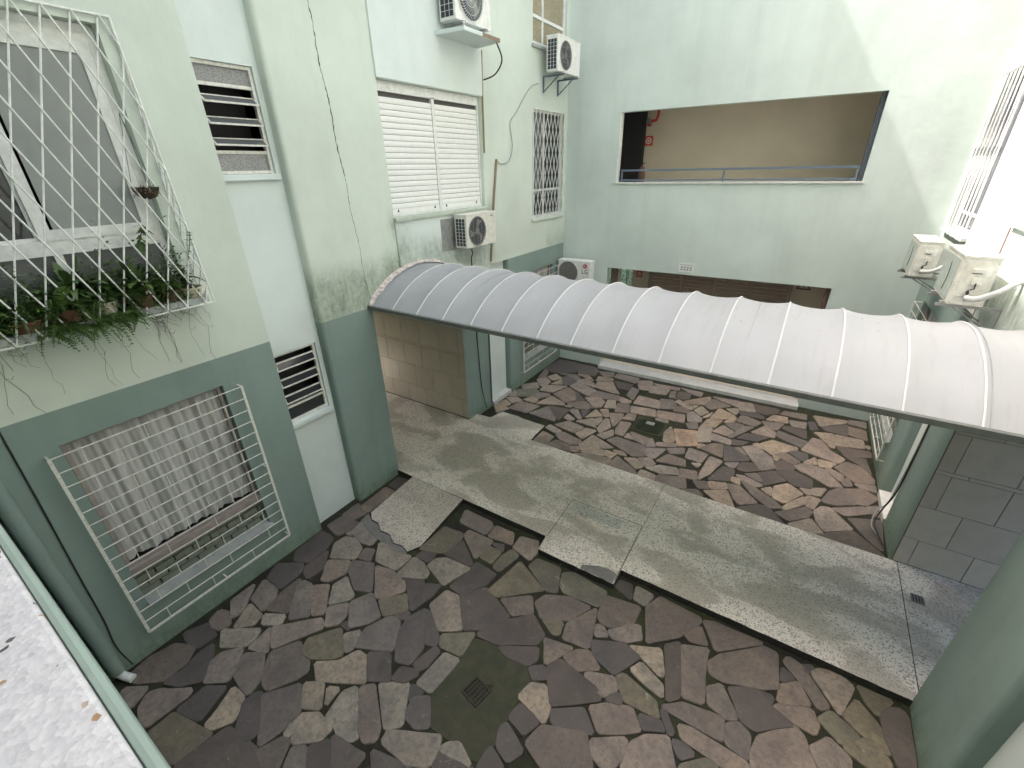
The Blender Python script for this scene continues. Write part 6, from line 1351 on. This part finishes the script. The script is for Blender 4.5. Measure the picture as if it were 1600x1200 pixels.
def potted(kind, x, y, z, label, pot_mat, size=1.0, flower=False, pot_r=.085, pot_h=.12):
    t = thing('potted_plant', label, 'potted plant', (x, y, z))
    m = MB(); V = []; n = 14; prof = [(pot_r*.72, 0), (pot_r*.95, pot_h*.85), (pot_r*1.08, pot_h*.85), (pot_r*1.08, pot_h), (pot_r*.95, pot_h), (pot_r*.9, pot_h*.82)]
    for r0, z0 in prof:
        for k in range(n): V.append((r0*cos(2*pi*k/n), r0*sin(2*pi*k/n), z0))
    F = [(i*n+k, i*n+(k+1) % n, (i+1)*n+(k+1) % n, (i+1)*n+k) for i in range(len(prof)-1) for k in range(n)]+[tuple(range(n))[::-1]]
    m.add(V, F); m.build('pot', pot_mat, t, smooth=True)
    m = MB(); m.disc((0, 0, pot_h*.85), (0, 0, 1), pot_r*.93, 14); m.build('soil', 'soil', t)
    f = MB()
    if kind == 'fern':
        for i in range(int(44*size)):
            a = rp.uniform(0, 2*pi); e = rp.uniform(.15, 1.35); frond(f, (0, 0, pot_h*.9), (cos(a)*cos(e), sin(a)*cos(e), sin(e)), rp.uniform(.18, .42)*size, rp.uniform(.4, .95), 12, .042*size)
        mat = 'fern'
    elif kind == 'broad':
        for i in range(int(60*size)):
            a = rp.uniform(0, 2*pi); e = rp.uniform(.3, 1.4); r0 = rp.uniform(0, .05)
            leaf(f, (r0*cos(a), r0*sin(a), pot_h+rp.uniform(0, .12)*size), (cos(a)*cos(e), sin(a)*cos(e), sin(e)), rp.uniform(.09, .30)*size, rp.uniform(.03, .06)*size, rp.uniform(.2, .7), 4)
        mat = 'leaf_dark' if not flower else 'fern'
    elif kind == 'grassy':
        for i in range(int(110*size)):
            a = rp.uniform(0, 2*pi); e = rp.uniform(.5, 1.45); leaf(f, (0, 0, pot_h*.85), (cos(a)*cos(e), sin(a)*cos(e), sin(e)), rp.uniform(.14, .42)*size, .010, rp.uniform(.3, 1.1), 5)
        mat = 'leaf_dark'
    else:
        for i in range(260):
            p = Vector((rp.gauss(0, .07), rp.gauss(0, .09), pot_h-.04+abs(rp.gauss(0, .11)))); a = rp.uniform(0, 2*pi); leaf(f, p, (cos(a), sin(a), rp.uniform(-.2, .8)), rp.uniform(.025, .05), .026, .3, 2)
        mat = 'fern'
    fo = f.build('foliage', mat, t, recalc=False)
    if flower:
        m = MB()
        for k in range(7):
            a = 2*pi*k/7; leaf(m, (.02, 0, pot_h+.17), (cos(a), sin(a), .4), .035, .02, .2, 2)
        m.build('flower', 'petal', t)
    return t
zs_ = 3.878
potted('fern', -5.20, .42, zs_, 'bushy fern in a terracotta pot at the left end of the box grille', 'terracotta', 1.15)
potted('broad', -5.32, .58, zs_, 'dark leafy plant with a violet bloom in the box grille', 'terracotta', 1.1, True)
potted('grassy', -5.19, .72, zs_, 'wispy grassy plant in a low terracotta bowl in the box grille', 'terracotta', .95, pot_r=.10, pot_h=.09)
potted('bushy', -5.30, .86, zs_, 'small round leaved plant spilling over a brown pot in the box grille', 'terracotta', 1)
potted('fern', -5.19, 1.00, zs_, 'light green fern hanging through the front bars of the box grille', 'terracotta', 1.15)
potted('broad', -5.33, 1.12, zs_, 'tall broad leaved plant against the window pane in the box grille', 'terracotta', 1.35)
potted('grassy', -5.20, 1.26, zs_, 'dark tangled grassy plant in the middle of the box grille', 'cream_pot', 1.1)
potted('fern', -5.31, 1.40, zs_, 'arching fern between two broad leaved plants in the box grille', 'terracotta', 1.2)
potted('broad', -5.19, 1.54, zs_, 'leafy plant with pale upright leaves near the right of the box grille', 'terracotta', 1.25)
potted('bushy', -5.31, 1.66, zs_, 'low bushy plant in a cracked terracotta pot beside the pale empty bowl', 'terracotta', 1)
potted('fern', -5.22, 1.78, zs_, 'brownish sparse fern at the right end of the shelf', 'terracotta', .85)
t = potted('broad', -5.22, 1.97, zs_, 'cream plastic bowl with a thin climbing stem in the corner of the box grille', 'cream_pot', .35, pot_r=.10, pot_h=.10)
m = MB(); st = smoothpts([(0, 0, .1), (.03, .03, .3), (.09, .08, .5), (.14, .10, .62)]); m.tube(st, .004, 5)
for i, p in enumerate(st[4::2]):
    for k in range(4): a = rp.uniform(0, 6.28); leaf(m, p, (cos(a), sin(a), .5), rp.uniform(.04, .075), .026, .3, 3)
m.build('climbing_stem', 'fern', t, recalc=False)
# leggy stem standing in front of the pane
t = thing('climbing_plant', 'slim climbing plant with small leaf clusters rising before the window rail', 'plant', (-5.30, 1.66, 4.0))
m = MB(); st = smoothpts([(0, 0, 0), (.02, .03, .25), (.0, .06, .45), (.03, .12, .58)]); m.tube(st, .004, 5); m.build('stem', 'root', t)
m = MB()
for p in st[10:]:
    for k in range(5): a = rp.uniform(0, 6.28); leaf(m, p, (cos(a), sin(a), rp.uniform(-.6, .6)), rp.uniform(.05, .10), .03, .4, 3)
m.build('foliage', 'fern', t, recalc=False)
# tangle of leaves and moss filling the shelf between the pots
m = MB()
for i in range(7500):
    y = rp.uniform(.27, 1.98); bx_ = .5+.5*sin(y*7.3)*sin(y*3.1+1)
    h = abs(rp.gauss(0, .12+.13*bx_)); x = -5.24+rp.gauss(0, .065)
    if x < -5.37 or x > -5.12-.0*h: continue
    a = rp.uniform(0, 6.28); leaf(m, (x, y, 3.89+h), (cos(a), sin(a), rp.uniform(-.3, 1.1)), rp.uniform(.02, .075), rp.uniform(.010, .028), .3, 2)
for i in range(150):
    y = rp.uniform(.3, 1.9); a = rp.uniform(0, 6.28); e = rp.uniform(.2, 1.2); frond(m, (-5.24+rp.uniform(-.08, .08), y, 3.95+rp.uniform(0, .1)), (cos(a)*cos(e), sin(a)*cos(e), sin(e)), rp.uniform(.14, .32), rp.uniform(.4, 1.0), 12, .034)
tg = stuff(m.build('tangled_foliage', 'leaf_dark', recalc=False)); tag(tg, 'tangled dark green foliage crowding the shelf of the box grille', 'foliage')
m = MB()
for i in range(700):
    y = rp.uniform(.27, 2.0); a = rp.uniform(0, 6.28); leaf(m, (-5.23+rp.gauss(0, .06), y, 3.885+abs(rp.gauss(0, .05))), (cos(a), sin(a), rp.uniform(-.2, .5)), rp.uniform(.02, .07), rp.uniform(.01, .022), .3, 2)
tg = stuff(m.build('dry_leaves', 'leaf_dry', recalc=False)); tag(tg, 'dry brown leaves littering the planter shelf inside the box grille', 'leaves')
# trailing fern over the lower rail
t = thing('trailing_fern', 'yellow green fern fronds trailing over the bottom rail of the box grille', 'plant', (-5.12, 1.10, 3.86))
m = MB()
for i in range(110):
    a = rp.uniform(-.9, .9); frond(m, (rp.uniform(-.05, .02), rp.uniform(-.34, .34), rp.uniform(-.03, .05)), (cos(a)*.6, sin(a)+rp.uniform(.0, .8), rp.uniform(-.5, .35)), rp.uniform(.08, .2), rp.uniform(.2, .8), 10, .026)
m.build('foliage', 'fern', t, recalc=False)
# dead roots hanging against the wall
m = MB()
for i in range(46):
    y = rp.uniform(.1, 2.12); x = XL+rp.uniform(.006, .20); z = 3.80
    pts = [Vector((x, y, z))]; L = rp.uniform(.08, .3) if rp.random() < .8 else rp.uniform(.4, .75); k = 7
    for j in range(k):
        pts.append(pts[-1]+Vector((-(pts[-1].x-XL-.006)*.35, rp.uniform(-.03, .045), -L/k)))
    m.tube(pts, .0014, 3)
    if rp.random() < .45:
        p = pts[3]; m.tube([p, p+Vector((.01, .03, -.02)), p+Vector((.01, .05, .01))], .0016, 3)
ro = stuff(m.build('hanging_roots', 'root')); tag(ro, 'thin dead brown roots dangling on the wall below the box grille', 'roots')
# hanging basket
t = thing('hanging_basket', 'little dark hanging basket of dried plants inside the box grille', 'hanging basket', (-5.26, 1.90, 4.88))
m = MB(); V = []; n = 14; prof = [(.02, -.07), (.07, -.05), (.10, .0), (.105, .03), (.095, .03), (.08, .0)]
for r0, z0 in prof:
    for k in range(n): V.append((r0*cos(2*pi*k/n), r0*sin(2*pi*k/n), z0+rp.uniform(-.006, .006)))
m.add(V, [(i*n+k, i*n+(k+1) % n, (i+1)*n+(k+1) % n, (i+1)*n+k) for i in range(len(prof)-1) for k in range(n)]+[tuple(range(n))[::-1]]); m.build('basket', 'soil', t)
m = MB()
for k in range(3): a = 2*pi*k/3; m.tube([(.1*cos(a), .1*sin(a), .03), (0, 0, .62)], .0022, 4)
m.build('wire', 'charcoal', t)
m = MB()
for i in range(90):
    a = rp.uniform(0, 6.28); leaf(m, (.07*cos(a), .08*sin(a), rp.uniform(-.02, .05)), (cos(a), sin(a), rp.uniform(-.8, .9)), rp.uniform(.03, .09), .010, .3, 2)
m.build('foliage', 'leaf_dry', t, recalc=False)
# greenery glimpsed through the far door
t = fthing('garden_bush', 'green leafy bush glimpsed through the lower corridor beside the end wall', 'bush')
m = MB()
for i in range(4200):
    p = Vector(TF(rp.uniform(-5.3, -3.6), rp.uniform(2.2, 3.1), rp.uniform(.2, 2.75)-.0)); a = rp.uniform(0, 6.28); leaf(m, p, (cos(a), sin(a), rp.uniform(-.5, .9)), rp.uniform(.05, .10), .04, .3, 2)
m.build('foliage', 'hedge', t, recalc=False)
m = MB()
for i in range(5):
    x = -4.9+i*.22; m.tube([TF(x, 2.6, -.02), TF(x+.05, 2.65, 1.4), TF(x-.03, 2.6, 2.5)], .012, 6)
m.build('stem', 'root', t)
gw = fthing('sky_blocking_wall', 'added backdrop wall hiding bright sky behind the bush beyond the lower corridor', 'wall')  # added wall, blocks the bright sky behind the bush
m = MB(); tbox(m, TF, -7.5, .5, 3.5, 3.7, -.02, 4.2); m.build('wall', 'dado', gw)
